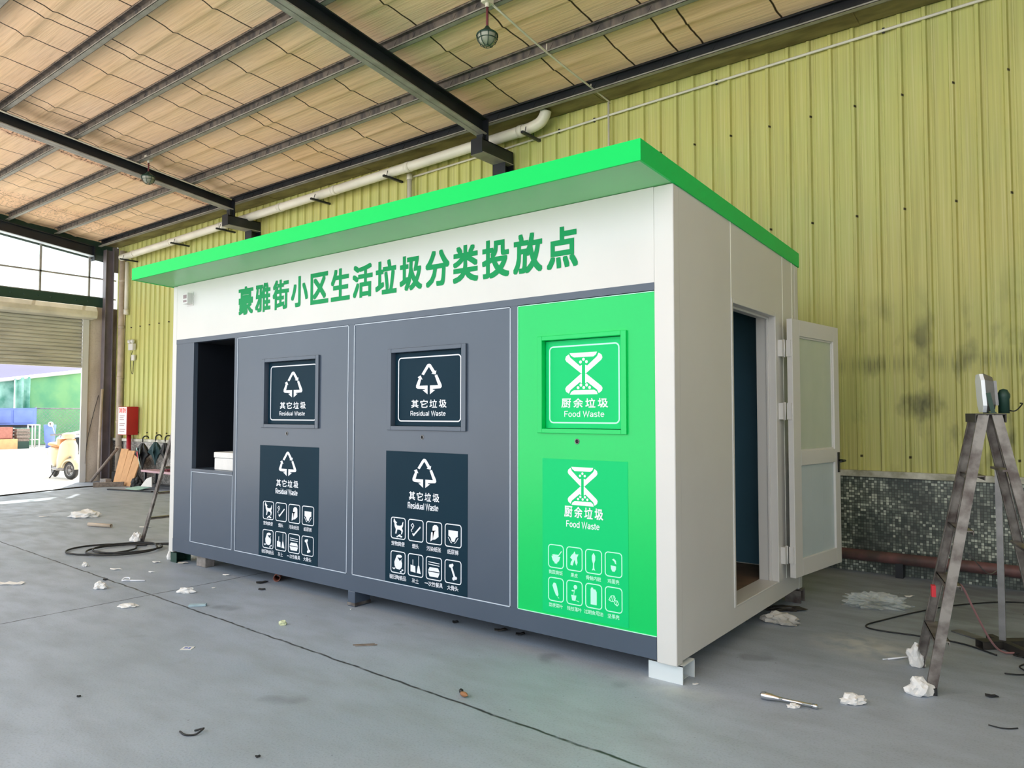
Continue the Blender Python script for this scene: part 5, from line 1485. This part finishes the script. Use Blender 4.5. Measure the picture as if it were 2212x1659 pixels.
for i, (x0, x1, zt_, lab) in enumerate(((-14.03, -13.70, 0.72, 'brown cardboard sheet leaning in the corner, nearest the standpipe'), (-13.71, -13.42, 0.69, 'brown cardboard sheet leaning in the corner, middle of three'), (-13.43, -13.10, 0.63, 'brown cardboard sheet leaning in the corner, nearest the umbrellas'))):
    mb = MB(); ya = 3.30 - 0.02 * i
    mb.prism([(x0, ya, 0.001), (x1 - 0.05, ya, 0.001), (x1 - 0.12, 3.50, zt_), (x0 - 0.10, 3.50, zt_)], (0.0, -0.02, 0.003))
    single('cardboard_sheet', mb, M['card'], lab, 'cardboard', ((x0 + x1) / 2, ya, 0), 'cardboard sheets in the corner')
mb = MB(); mb2 = MB(); mb2.obox((-13.52, 2.98, 0.045), Vector((0.50, 0.866, 0)), (-0.866, 0.5, 0), (0, 0, 1), 0.27, 0.05, 0.044)
single('timber_block', mb2, M['wood'], 'grey timber block lying on the floor before the cardboard', 'timber', (-13.52, 3.02, 0), bevel=0.004)

def umbrella(x, y, m, label, hz, tz, r, extra=None):
    t = thing('umbrella', label, 'umbrella', (x, y, tz), 'folded umbrellas by the far wall')
    mb = MB()
    n = 18; prof = [(0.012, 0.0), (0.035, 0.12), (0.08, 0.26), (r, 0.42), (r * 0.75, 0.52), (0.03, 0.60)]
    L = hz - tz - 0.16
    vs_ = []
    for (rr, h) in prof:
        for k in range(n):
            q = rr * (1.0 + (0.45 if k % 3 == 0 else (-0.25 if k % 3 == 1 else 0.05)) * min(1, h * 2.6))
            hh = h / 0.60 * L - (0.06 if (k % 3 == 0 and h > 0.4 and h < 0.55) else 0)
            vs_.append((x + math.cos(2 * PI * k / n) * q, y + math.sin(2 * PI * k / n) * q * 0.6, tz + 0.06 + hh))
    fs = [(i * n + k, i * n + (k + 1) % n, (i + 1) * n + (k + 1) % n, (i + 1) * n + k) for i in range(len(prof) - 1) for k in range(n)]
    mb.add(vs_, fs); mb.build('canopy', m, t)
    mb = MB(); mb.tube([(x, y, tz), (x, y, hz)], 0.006, 8); mb.build('shaft', M['steel'], t)
    mb = MB(); mb.tube(smooth_path([(x, y, hz - 0.07), (x, y, hz), (x + 0.02, y + 0.03, hz + 0.04), (x + 0.03, y + 0.08, hz + 0.035), (x + 0.03, y + 0.10, hz - 0.005)], 5), 0.013, 8); mb.build('handle', M['black'], t)
    if extra:
        mb = MB(); mb.prism([(x - 0.10, y - 0.085, tz + 0.50), (x - 0.035, y - 0.10, tz + 0.52), (x + 0.0, y - 0.035, tz + 0.10), (x - 0.02, y - 0.03, tz + 0.10)], (0, 0.004, 0)); mb.build('pale_panel', extra, t)
        mb = MB(); mb.prism([(x - 0.03, y - 0.108, tz + 0.42), (x + 0.005, y - 0.108, tz + 0.45), (x + 0.01, y - 0.09, tz + 0.30), (x - 0.012, y - 0.09, tz + 0.30)], (0, 0.004, 0)); mb.build('red_stripe', M['redrag'], t)
umbrella(-12.72, 3.50, M['teal'], 'folded dark teal umbrella hanging by its handle on the far ledge', 0.99, 0.37, 0.14)
umbrella(-13.08, 3.42, M['black'], 'folded black umbrella with pale and red panels before the far ledge', 0.96, 0.26, 0.15, M['mint'])
umbrella(-12.38, 3.52, M['rubber'], 'folded black umbrella hanging nearest the hidden ladder', 0.98, 0.44, 0.10)
# low shelf behind the ladder
t = thing('low_bench', 'low bench with a pink top by the far wall, partly hidden', 'bench', (-12.2, 3.42, 0))
mb = MB(); mb.box(-12.84, -11.5, 3.28, 3.56, 0.31, 0.35); mb.build('top', M['pink'], t, bevel=0.004)
for x in (-12.76, -11.6):
    for y in (3.30, 3.52):
        mb = MB(); mb.box(x, x + 0.04, y, y + 0.04, 0.0, 0.31); mb.build('leg', M['beam'], t)
mb = MB(); mb.box(-12.80, -11.55, 3.36, 3.46, 0.06, 0.09); mb.build('lower_rail', M['beam'], t)
crumple('cloth_bundle', M['maroon'], 'maroon cloth bundle on the pink bench', -12.02, 3.42, 0.16, 0.10, 0.12, 2.0, 'cloth', 0, 'cloth by the far wall').location.z = 0.351
crumple('cloth_bundle', M['rubber'], 'dark bag slumped on the floor below the umbrellas', -13.0, 3.28, 0.14, 0.12, 0.22, 3.4, 'bag', 0, 'cloth by the far wall')
mb = MB(); mb.prism([(-12.85, 3.0, 0.002), (-12.3, 2.95, 0.002), (-12.25, 3.2, 0.05), (-12.8, 3.22, 0.03)], (0, 0, 0.012)); single('white_panel', mb, M['mint'], 'pale mint panel lying on the floor below the umbrellas', 'panel', (-12.55, 3.1, 0))
mb = MB(); mb.prism([(-12.5, 3.12, 0.06), (-12.15, 3.16, 0.06), (-12.25, 3.2, 0.25), (-12.45, 3.2, 0.20)], (0, 0.012, 0.0)); single('white_panel', mb, M['paper'], 'white board offcut propped by the bench leg', 'panel', (-12.33, 3.16, 0.05))
mb = MB(); mb.bar((-12.9, 2.70, 0.012), (-11.8, 3.0, 0.012), 0.05, 0.022); single('steel_bar', mb, M['beam'], 'dark steel bar lying on the floor before the bench', 'bar', (-12.35, 3.07, 0))

# leaning poles and the vertical pipes at the corner
mb = MB(); mb.tube([(-14.70, 3.28, 0.028), (-14.78, 3.32, 1.1), (-14.82, 3.365, 1.98)], 0.028, 10); single('pole', mb, M['oldpipe'], 'pale pole leaning upright against the dark corner column', 'pole', (-14.72, 3.30, 0), 'poles leaning in the corner')
mb = MB(); mb.tube([(-14.72, 3.14, 0.03), (-14.18, 3.42, 0.72)], 0.03, 10); single('pole', mb, M['wood'], 'grey pole leaning diagonally toward the fire cabinet', 'pole', (-14.72, 3.14, 0), 'poles leaning in the corner')
mb = MB()
mb.tube([(-14.55, 3.61, 0.0), (-14.55, 3.61, 4.98)], 0.062, 14)
for z in (0.7, 1.25, 2.2, 3.3, 4.3): mb.tube([(-14.55, 3.61, z), (-14.55, 3.61, z + 0.05)], 0.069, 14)
single('down_pipe', mb, M['oldpipe'], 'beige rain pipe running down the far left corner', 'pipe', (-14.55, 3.61, 0))
mb = MB(); mb.tube([(-14.36, 3.62, 4.72), (-14.36, 3.62, 3.66)], 0.042, 12); mb.tube([(-14.36, 3.62, 3.69), (-14.36, 3.62, 3.58)], 0.052, 12)
single('down_pipe', mb, M['pvc'], 'short white pipe ending high beside the beige corner pipe', 'pipe', (-14.36, 3.62, 3.58))
mb = MB(); mb.box(-14.45, -14.18, 3.42, 3.60, 0.0, 0.24); single('dark_bag', mb, M['rubber'], 'dark tool bag on the floor between the leaning pole and the red standpipe', 'bag', (-14.3, 3.5, 0), bevel=0.04)
mb = MB(); mb.box(-14.40, -14.13, 3.18, 3.30, 0.0, 0.10); single('grey_block', mb, M['block'], 'grey block on the floor at the foot of the cardboard', 'block', (-14.26, 3.24, 0), bevel=0.005)
mb = MB(); mb.tube(smooth_path([(-14.97, 3.10, 0.03), (-14.965, 3.14, 0.8), (-14.97, 3.25, 1.4), (-14.98, 3.36, 1.85)], 6), 0.006, 6); single('wall_wire', mb, M['rubber'], 'thin black wire curving up the concrete pier by the shutter', 'wire', (-14.97, 3.2, 0))

t = thing('emergency_light', 'small white twin emergency light on the far yellow wall', 'lamp', (-14.09, 3.66, 2.80))
mb = MB(); mb.box(-14.20, -14.0, 3.60, 3.672, 2.80, 2.94); mb.build('case', M['white'], t, bevel=0.008)
for s in (-0.07, 0.07):
    mb = MB(); mb.lathe((-14.10 + s, 3.61, 2.985), [(0.0, 0.035), (0.03, 0.03), (0.042, 0.0), (0.042, -0.03), (0.0, -0.035)], 14, (s * 3, -1, 0.1)); mb.build('lamp_head', M['white'], t)
t = thing('wall_socket', 'small white socket box on the far yellow wall, below the emergency light', 'socket', (-14.06, 3.66, 2.58))
mb = MB(); mb.box(-14.12, -14.0, 3.63, 3.672, 2.58, 2.70); mb.build('plate', M['white'], t, bevel=0.006)
mb = MB(); mb.tube(smooth_path([(-14.14, 3.665, 2.79), (-14.2, 3.66, 2.6), (-14.18, 3.66, 2.4), (-14.10, 3.66, 2.3), (-14.06, 3.66, 2.57)], 6), 0.006, 6); mb.build('cord', M['rubber'], t)
# ================================================================== the yard beyond the end door
mb = MB(); mb.box(-85, RX0 - 0.121, -45, 45, -0.30, -0.012)
struct('floor_yard', mb, M['ground'])
mb = MB(); mb.box(RX0 - 0.12, 40, -60, RY0 - 0.001, -0.30, -0.012)
struct('floor_forecourt', mb, M['ground'])

# scooter: front wheel towards the doorway
t = thing('scooter', 'cream motor scooter with a round headlamp parked just outside the shutter door', 'scooter', (-16.51, 3.29, -0.012), None, math.atan2(-0.10, 0.99))
def LB(): return MB()
def steer(o):
    """front wheel turned a little to its left"""
    R_ = Matrix.Translation((0.48, 0, 0)) @ Matrix.Rotation(math.radians(22), 4, 'Z') @ Matrix.Translation((-0.48, 0, 0))
    for q in [o] + list(o.children): q.data.transform(R_)
Z = 0.0
def wheel(nm, x):
    m_ = LB(); m_.lathe((x, -0.05, 0.205), [(0.125, 0.0), (0.16, -0.004), (0.195, 0.012), (0.205, 0.05), (0.195, 0.088), (0.16, 0.104), (0.125, 0.10), (0.125, 0.0)], 28, (0, 1, 0)); o = m_.build(nm, M['rubber'], t, local=True)
    m_ = LB()
    m_.lathe((x, -0.045, 0.205), [(0.128, 0.0), (0.128, 0.09), (0.112, 0.09), (0.112, 0.0), (0.128, 0.0)], 28, (0, 1, 0)); m_.lathe((x, -0.05, 0.205), [(0.0, 0), (0.04, 0), (0.04, 0.10), (0.0, 0.10)], 14, (0, 1, 0))
    for k in range(5):
        a = 2 * PI * k / 5; m_.bar((x + 0.035 * math.cos(a), 0, 0.205 + 0.035 * math.sin(a)), (x + 0.118 * math.cos(a), 0, 0.205 + 0.118 * math.sin(a)), 0.024, 0.05)
    m_.build('rim', M['steel'], o, local=True)
    if nm == 'front_wheel': steer(o)
wheel('front_wheel', 0.52); wheel('rear_wheel', -0.62)
m_ = LB()
V = []; fs = []
for i in range(13):
    a = math.radians(5 + 160 * i / 12)
    for (yy, rr) in ((-0.085, 0.205), (-0.07, 0.25), (0.0, 0.268), (0.07, 0.25), (0.085, 0.205)): V.append((0.52 + rr * math.cos(a), yy, 0.21 + rr * math.sin(a)))
fs = [(i * 5 + k, i * 5 + k + 1, (i + 1) * 5 + k + 1, (i + 1) * 5 + k) for i in range(12) for k in range(4)]
m_.add(V, fs, True); steer(m_.build('front_fender', M['cream'], t, local=True))
def loft(rows, m, nm, par=t):
    """rows: (x, half width, z low, z high) -> closed rounded body along x"""
    m_ = LB(); n = 14; V = []
    for (x, w_, zl, zh) in rows:
        zc, hh = (zl + zh) / 2, (zh - zl) / 2
        for k in range(n):
            a = 2 * PI * k / n; c, s = math.cos(a), math.sin(a)
            V.append((x, w_ * math.copysign(abs(c) ** 0.7, c), zc + hh * math.copysign(abs(s) ** 0.7, s)))
    fs = [(i * n + k, i * n + (k + 1) % n, (i + 1) * n + (k + 1) % n, (i + 1) * n + k) for i in range(len(rows) - 1) for k in range(n)]
    fs += [tuple(range(n))[::-1], tuple((len(rows) - 1) * n + k for k in range(n))]
    m_.add(V, fs, True); return m_.build(nm, m, par, local=True)
loft([(0.18, 0.19, 0.20, 0.32), (0.25, 0.21, 0.24, 0.62), (0.33, 0.20, 0.34, 0.86), (0.42, 0.15, 0.46, 0.90), (0.50, 0.06, 0.55, 0.80)], M['cream'], 'leg_shield')
loft([(-0.30, 0.17, 0.18, 0.26), (0.0, 0.19, 0.17, 0.27), (0.24, 0.18, 0.18, 0.27)], M['steel'], 'footboard')
loft([(-0.95, 0.05, 0.52, 0.62), (-0.85, 0.13, 0.36, 0.70), (-0.6, 0.19, 0.30, 0.72), (-0.35, 0.18, 0.24, 0.70), (-0.24, 0.13, 0.24, 0.60)], M['cream'], 'rear_body')
loft([(-0.92, 0.08, 0.72, 0.76), (-0.75, 0.14, 0.71, 0.80), (-0.45, 0.14, 0.70, 0.79), (-0.25, 0.10, 0.69, 0.75)], M['orange'], 'seat')
m_ = LB(); m_.tube([(0.50, 0, 0.22), (0.36, 0, 0.86), (0.33, 0, 1.0)], 0.03, 10); m_.tube([(0.24, -0.34, 0.99), (0.32, -0.12, 1.0), (0.34, 0, 1.0), (0.32, 0.12, 1.0), (0.24, 0.34, 0.99)], 0.018, 10); m_.build('handlebar', M['steel'], t, local=True)
loft([(0.22, 0.10, 0.93, 1.03), (0.34, 0.15, 0.90, 1.04), (0.42, 0.10, 0.90, 1.00)], M['cream'], 'handlebar_cowl')
m_ = LB(); m_.lathe((0.455, 0, 0.76), [(0.0, 0.035), (0.06, 0.03), (0.085, 0.01), (0.09, -0.04), (0.0, -0.05)], 20, (1, 0, 0.12)); m_.build('headlamp', M['chrome'], t, local=True)
for s in (-1, 1):
    m_ = LB(); m_.tube([(0.27, s * 0.26, 1.0), (0.27, s * 0.30, 1.16), (0.25, s * 0.33, 1.20)], 0.007, 8); m_.lathe((0.25, s * 0.34, 1.23), [(0.0, 0.012), (0.05, 0.01), (0.058, 0.0), (0.05, -0.012), (0.0, -0.016)], 16, (-1, 0, 0)); m_.build('mirror', M['chrome'], t, local=True)
m_ = LB(); m_.tube([(-0.15, -0.12, 0.2), (-0.22, -0.22, 0.0)], 0.014, 8); m_.build('side_stand', M['rubber'], t, local=True)
m_ = LB(); m_.box(0.05, 0.28, -0.16, 0.16, 0.74, 0.90); m_.build('front_basket', M['orange'], t, local=True, bevel=0.02)
# car behind the scooter
t = thing('parked_car', 'pale blue car parked behind the scooter, only its bonnet in view', 'car', (-27.0, 9.3, -0.012), None, math.radians(-118))
loft([(2.1, 0.55, 0.35, 0.62), (1.9, 0.80, 0.25, 0.74), (1.2, 0.88, 0.22, 0.90), (0.2, 0.9, 0.22, 0.98), (-1.2, 0.9, 0.22, 1.0), (-2.0, 0.84, 0.28, 0.96), (-2.2, 0.6, 0.4, 0.8)], M['carpaint'], 'body', t)
loft([(1.0, 0.70, 0.86, 0.92), (0.35, 0.72, 0.90, 1.36), (-0.8, 0.70, 0.92, 1.44), (-1.7, 0.68, 0.92, 1.10)], M['steel'], 'cabin', t)
for x in (1.35, -1.35):
    for s in (-1, 1):
        m_ = LB(); m_.lathe((x, s * 0.80, 0.31), [(0.0, -0.09), (0.22, -0.09), (0.31, -0.07), (0.31, 0.07), (0.22, 0.09), (0.0, 0.09)], 20, (0, 1, 0)); m_.build('wheel', M['rubber'], t, local=True)
for s in (-1, 1):
    m_ = LB(); m_.lathe((1.95, s * 0.58, 0.60), [(0.0, 0.06), (0.10, 0.04), (0.13, 0.0)], 14, (1, 0, 0.2)); m_.build('headlamp', M['chrome'], t, local=True)

# blue truck bed
t = thing('truck', 'blue truck with panelled cargo sides parked across the yard', 'truck', (-34.8, 5.5, -0.012))
def P8(x0, x1, y0, y1, z0, z1, nm, m, bev=0.0):
    m_ = MB(); m_.box(x0, x1, y0, y1, z0, z1); return m_.build(nm, m, t, bev)
P8(-36.6, -34.4, 1.0, 8.95, 0.86, 0.98, 'bed', M['beam'])
for y in (1.0, 3.65, 6.3):
    m_ = MB(); m_.box(-34.44, -34.36, y, y + 2.62, 0.98, 1.70); sp = m_.build('side_board', M['truckblue'], t)
    m_ = MB()
    for q in range(3): m_.box(-34.36, -34.33, y + 0.10 + 0.83 * q, y + 0.84 + 0.83 * q, 1.06, 1.62)
    m_.build('pressed_panel', M['truckblue'], sp, 0.02)
P8(-36.6, -34.4, 8.90, 8.96, 0.98, 1.72, 'tail_board', M['truckblue'])
P8(-36.62, -36.56, 1.0, 8.95, 0.98, 1.70, 'far_side_board', M['truckblue'])
for y in (2.3, 6.6):
    for x in (-34.7, -36.2):
        m_ = MB(); m_.lathe((x, y, 0.44), [(0.0, -0.12), (0.3, -0.12), (0.44, -0.1), (0.44, 0.1), (0.3, 0.12), (0.0, 0.12)], 20, (1, 0, 0)); m_.build('wheel', M['rubber'], t)
P8(-36.5, -34.5, -1.2, 0.95, 0.5, 2.2, 'cab', M['truckblue'], 0.1)
# things stacked before it
def cab_(y0, y1, z0, z1, lab):
    tt = thing('wooden_cabinet', lab, 'cabinet', (-33.7, (y0 + y1) / 2, z0 - 0.0), 'old furniture in the yard')
    m_ = MB(); m_.box(-34.0, -33.42, y0, y1, z0, z1); m_.build('carcass', M['tubebrown'], tt)
    m_ = MB(); m_.box(-33.42, -33.40, y0 + 0.03, y1 - 0.03, z0 + 0.03, z1 - 0.03); dr = m_.build('drawer', M['tubebrown'], tt)
    m_ = MB(); m_.lathe((-33.40, (y0 + y1) / 2, (z0 + z1) / 2), [(0.03, 0), (0.03, 0.03), (0, 0.035)], 10, (1, 0, 0)); m_.build('knob', M['black'], dr)
cab_(6.6, 7.75, 0.42, 0.90, 'brown drawer unit before the blue truck, upper of the stack')
mb = MB(); mb.box(-34.1, -33.3, 6.2, 7.9, -0.012, 0.41); single('crate', mb, M['card'], 'tan crate under the drawer unit before the truck', 'crate', (-33.7, 7.0, -0.012))
for k in range(4):
    mb = MB(); mb.box(-34.0, -33.5 + 0.05 * (k % 2), 7.92, 8.40 + 0.02 * (k % 3), 0.30 + 0.135 * k, 0.42 + 0.135 * k)
    single('plank_stack', mb, M['wood'], ('lowest', 'second lowest', 'second highest', 'highest')[k] + ' bundle of planks beside the drawer unit in the yard', 'planks', (-33.75, 8.1, 0.30 + 0.135 * k), 'plank bundles in the yard')
mb = MB(); mb.box(-34.0, -33.5, 7.95, 8.40, -0.012, 0.29); single('crate', mb, M['darkgreen'], 'green crate under the plank bundles in the yard', 'crate', (-33.75, 8.2, -0.012))
t = thing('pipe_rack', 'white tube rack standing before the blue truck', 'rack', (-33.6, 8.6, -0.012))
for y in (8.47, 8.74):
    for x in (-33.9, -33.4):
        m_ = MB(); m_.tube([(x, y, -0.012), (x, y, 1.0)], 0.03, 8); m_.build('upright', M['white'], t)
m_ = MB()
for z in (0.35, 0.98):
    m_.tube([(-33.9, 8.47, z), (-33.4, 8.47, z), (-33.4, 8.74, z), (-33.9, 8.74, z), (-33.9, 8.47, z)], 0.024, 8)
m_.build('cross_rail', M['white'], t)
mb = MB(); mb.lathe((-33.3, 9.1, -0.012), [(0.0, 0.0), (0.15, 0.0), (0.15, 0.22), (0.19, 0.25), (0.235, 1.0), (0.0, 1.0)], 20); single('barrel', mb, M['truckblue'], 'tapering blue bin standing right of the truck', 'barrel', (-33.3, 9.1, -0.012))

# canopy tent with its green curtain
t = thing('canopy_tent', 'big tent with lavender roof and white edge beyond the yard', 'tent', (-38.0, 8.0, -0.012))
m_ = MB()
V = []
for i in range(25):
    y = -8 + i * 1.25; zl = 2.05 + (y - 7.4) * 0.155 if y > 2 else 1.95
    for j in range(6):
        x = -37.2 - j * 1.6; V.append((x, y, 2.93 + (y - 7.8) * 0.165 + j * 0.42 + 0.04 * math.sin(i * 1.3 + j)))
m_.add(V, [(i * 6 + j, i * 6 + j + 1, (i + 1) * 6 + j + 1, (i + 1) * 6 + j) for i in range(24) for j in range(5)], True); m_.build('roof_sheet', M['lavender'], t)
m_ = MB(); m_.tube([(-37.15, -8, 2.90 - 15.8 * 0.165), (-37.15, 22, 2.90 + 14.2 * 0.165)], 0.09, 10); m_.build('edge_tube', M['white'], t)
def curtain(y0, y1, m, nm, amp, freq, seed, par=t, x0=-37.3):
    m_ = MB(); V = []; n = int((y1 - y0) / 0.06)
    for i in range(n + 1):
        y = y0 + (y1 - y0) * i / n
        for j in range(9):
            f = j / 8; zt = 2.91 + (y - 7.8) * 0.165
            a = amp * (0.35 + f) * (math.sin(y * freq + 1.2 * math.sin(y * 2.1 + seed)) + 0.6 * noise.noise(Vector((y * 2.3, f * 1.5, seed))))
            V.append((x0 + a, y, zt * (1 - f) + (-0.012) * f))
    m_.add(V, [(i * 9 + j, i * 9 + j + 1, (i + 1) * 9 + j + 1, (i + 1) * 9 + j) for i in range(n) for j in range(8)], True); return m_.build(nm, m, par)
curtain(-6, 9.0, M['tarppale'], 'pale_curtain', 0.14, 5.5, 1.0)
curtain(8.95, 9.65, M['tarppale'], 'gathered_curtain', 0.20, 22, 4.0, x0=-37.1)
curtain(9.6, 20, M['tarpgreen'], 'green_curtain', 0.07, 1.6, 2.0)
for y in (2.0, 9.2, 15.5):
    m_ = MB(); m_.tube([(-37.5, y, -0.012), (-37.5, y, 2.86 + (y - 7.8) * 0.165)], 0.06, 10); m_.build('tent_pole', M['steel'], t)
# mesh fence before the curtain
t = thing('mesh_fence', 'diamond wire fence standing before the green tarpaulin', 'fence', (-34.9, 12, -0.012))
m_ = MB(); m_.tube([(-34.9, 9.05, 1.70), (-34.9, 16, 1.70)], 0.025, 8); m_.tube([(-34.9, 9.05, 0.08), (-34.9, 16, 0.08)], 0.02, 8); m_.build('rail', M['steel'], t)
for y in (9.1, 11.4, 13.7, 15.95):
    m_ = MB(); m_.tube([(-34.9, y, -0.012), (-34.9, y, 1.78)], 0.03, 8); m_.build('post', M['steel'], t)
m_ = MB()
for k in range(-10, 44):
    for s in (1, -1):
        ya = 9.1 + k * 0.16; yb_ = ya + s * 1.6; a = (ya, 0.09); b = (yb_, 1.69)
        if s == -1: a, b = (ya + 1.6, 0.09), (ya, 1.69)
        def clip(p, q):
            (y0_, z0_), (y1_, z1_) = p, q
            lo, hi = 9.1, 15.95
            ts = [0.0, 1.0]
            if y1_ != y0_:
                t0, t1 = sorted(((lo - y0_) / (y1_ - y0_), (hi - y0_) / (y1_ - y0_)))
                ts = [max(0, t0), min(1, t1)]
            if ts[0] >= ts[1]: return None
            return [(y0_ + (y1_ - y0_) * q_, z0_ + (z1_ - z0_) * q_) for q_ in ts]
        r_ = clip(a, b)
        if r_: m_.bar((-34.9, r_[0][0], r_[0][1]), (-34.9, r_[1][0], r_[1][1]), 0.010, 0.010)
m_.build('wire_mesh', M['steel'], t)
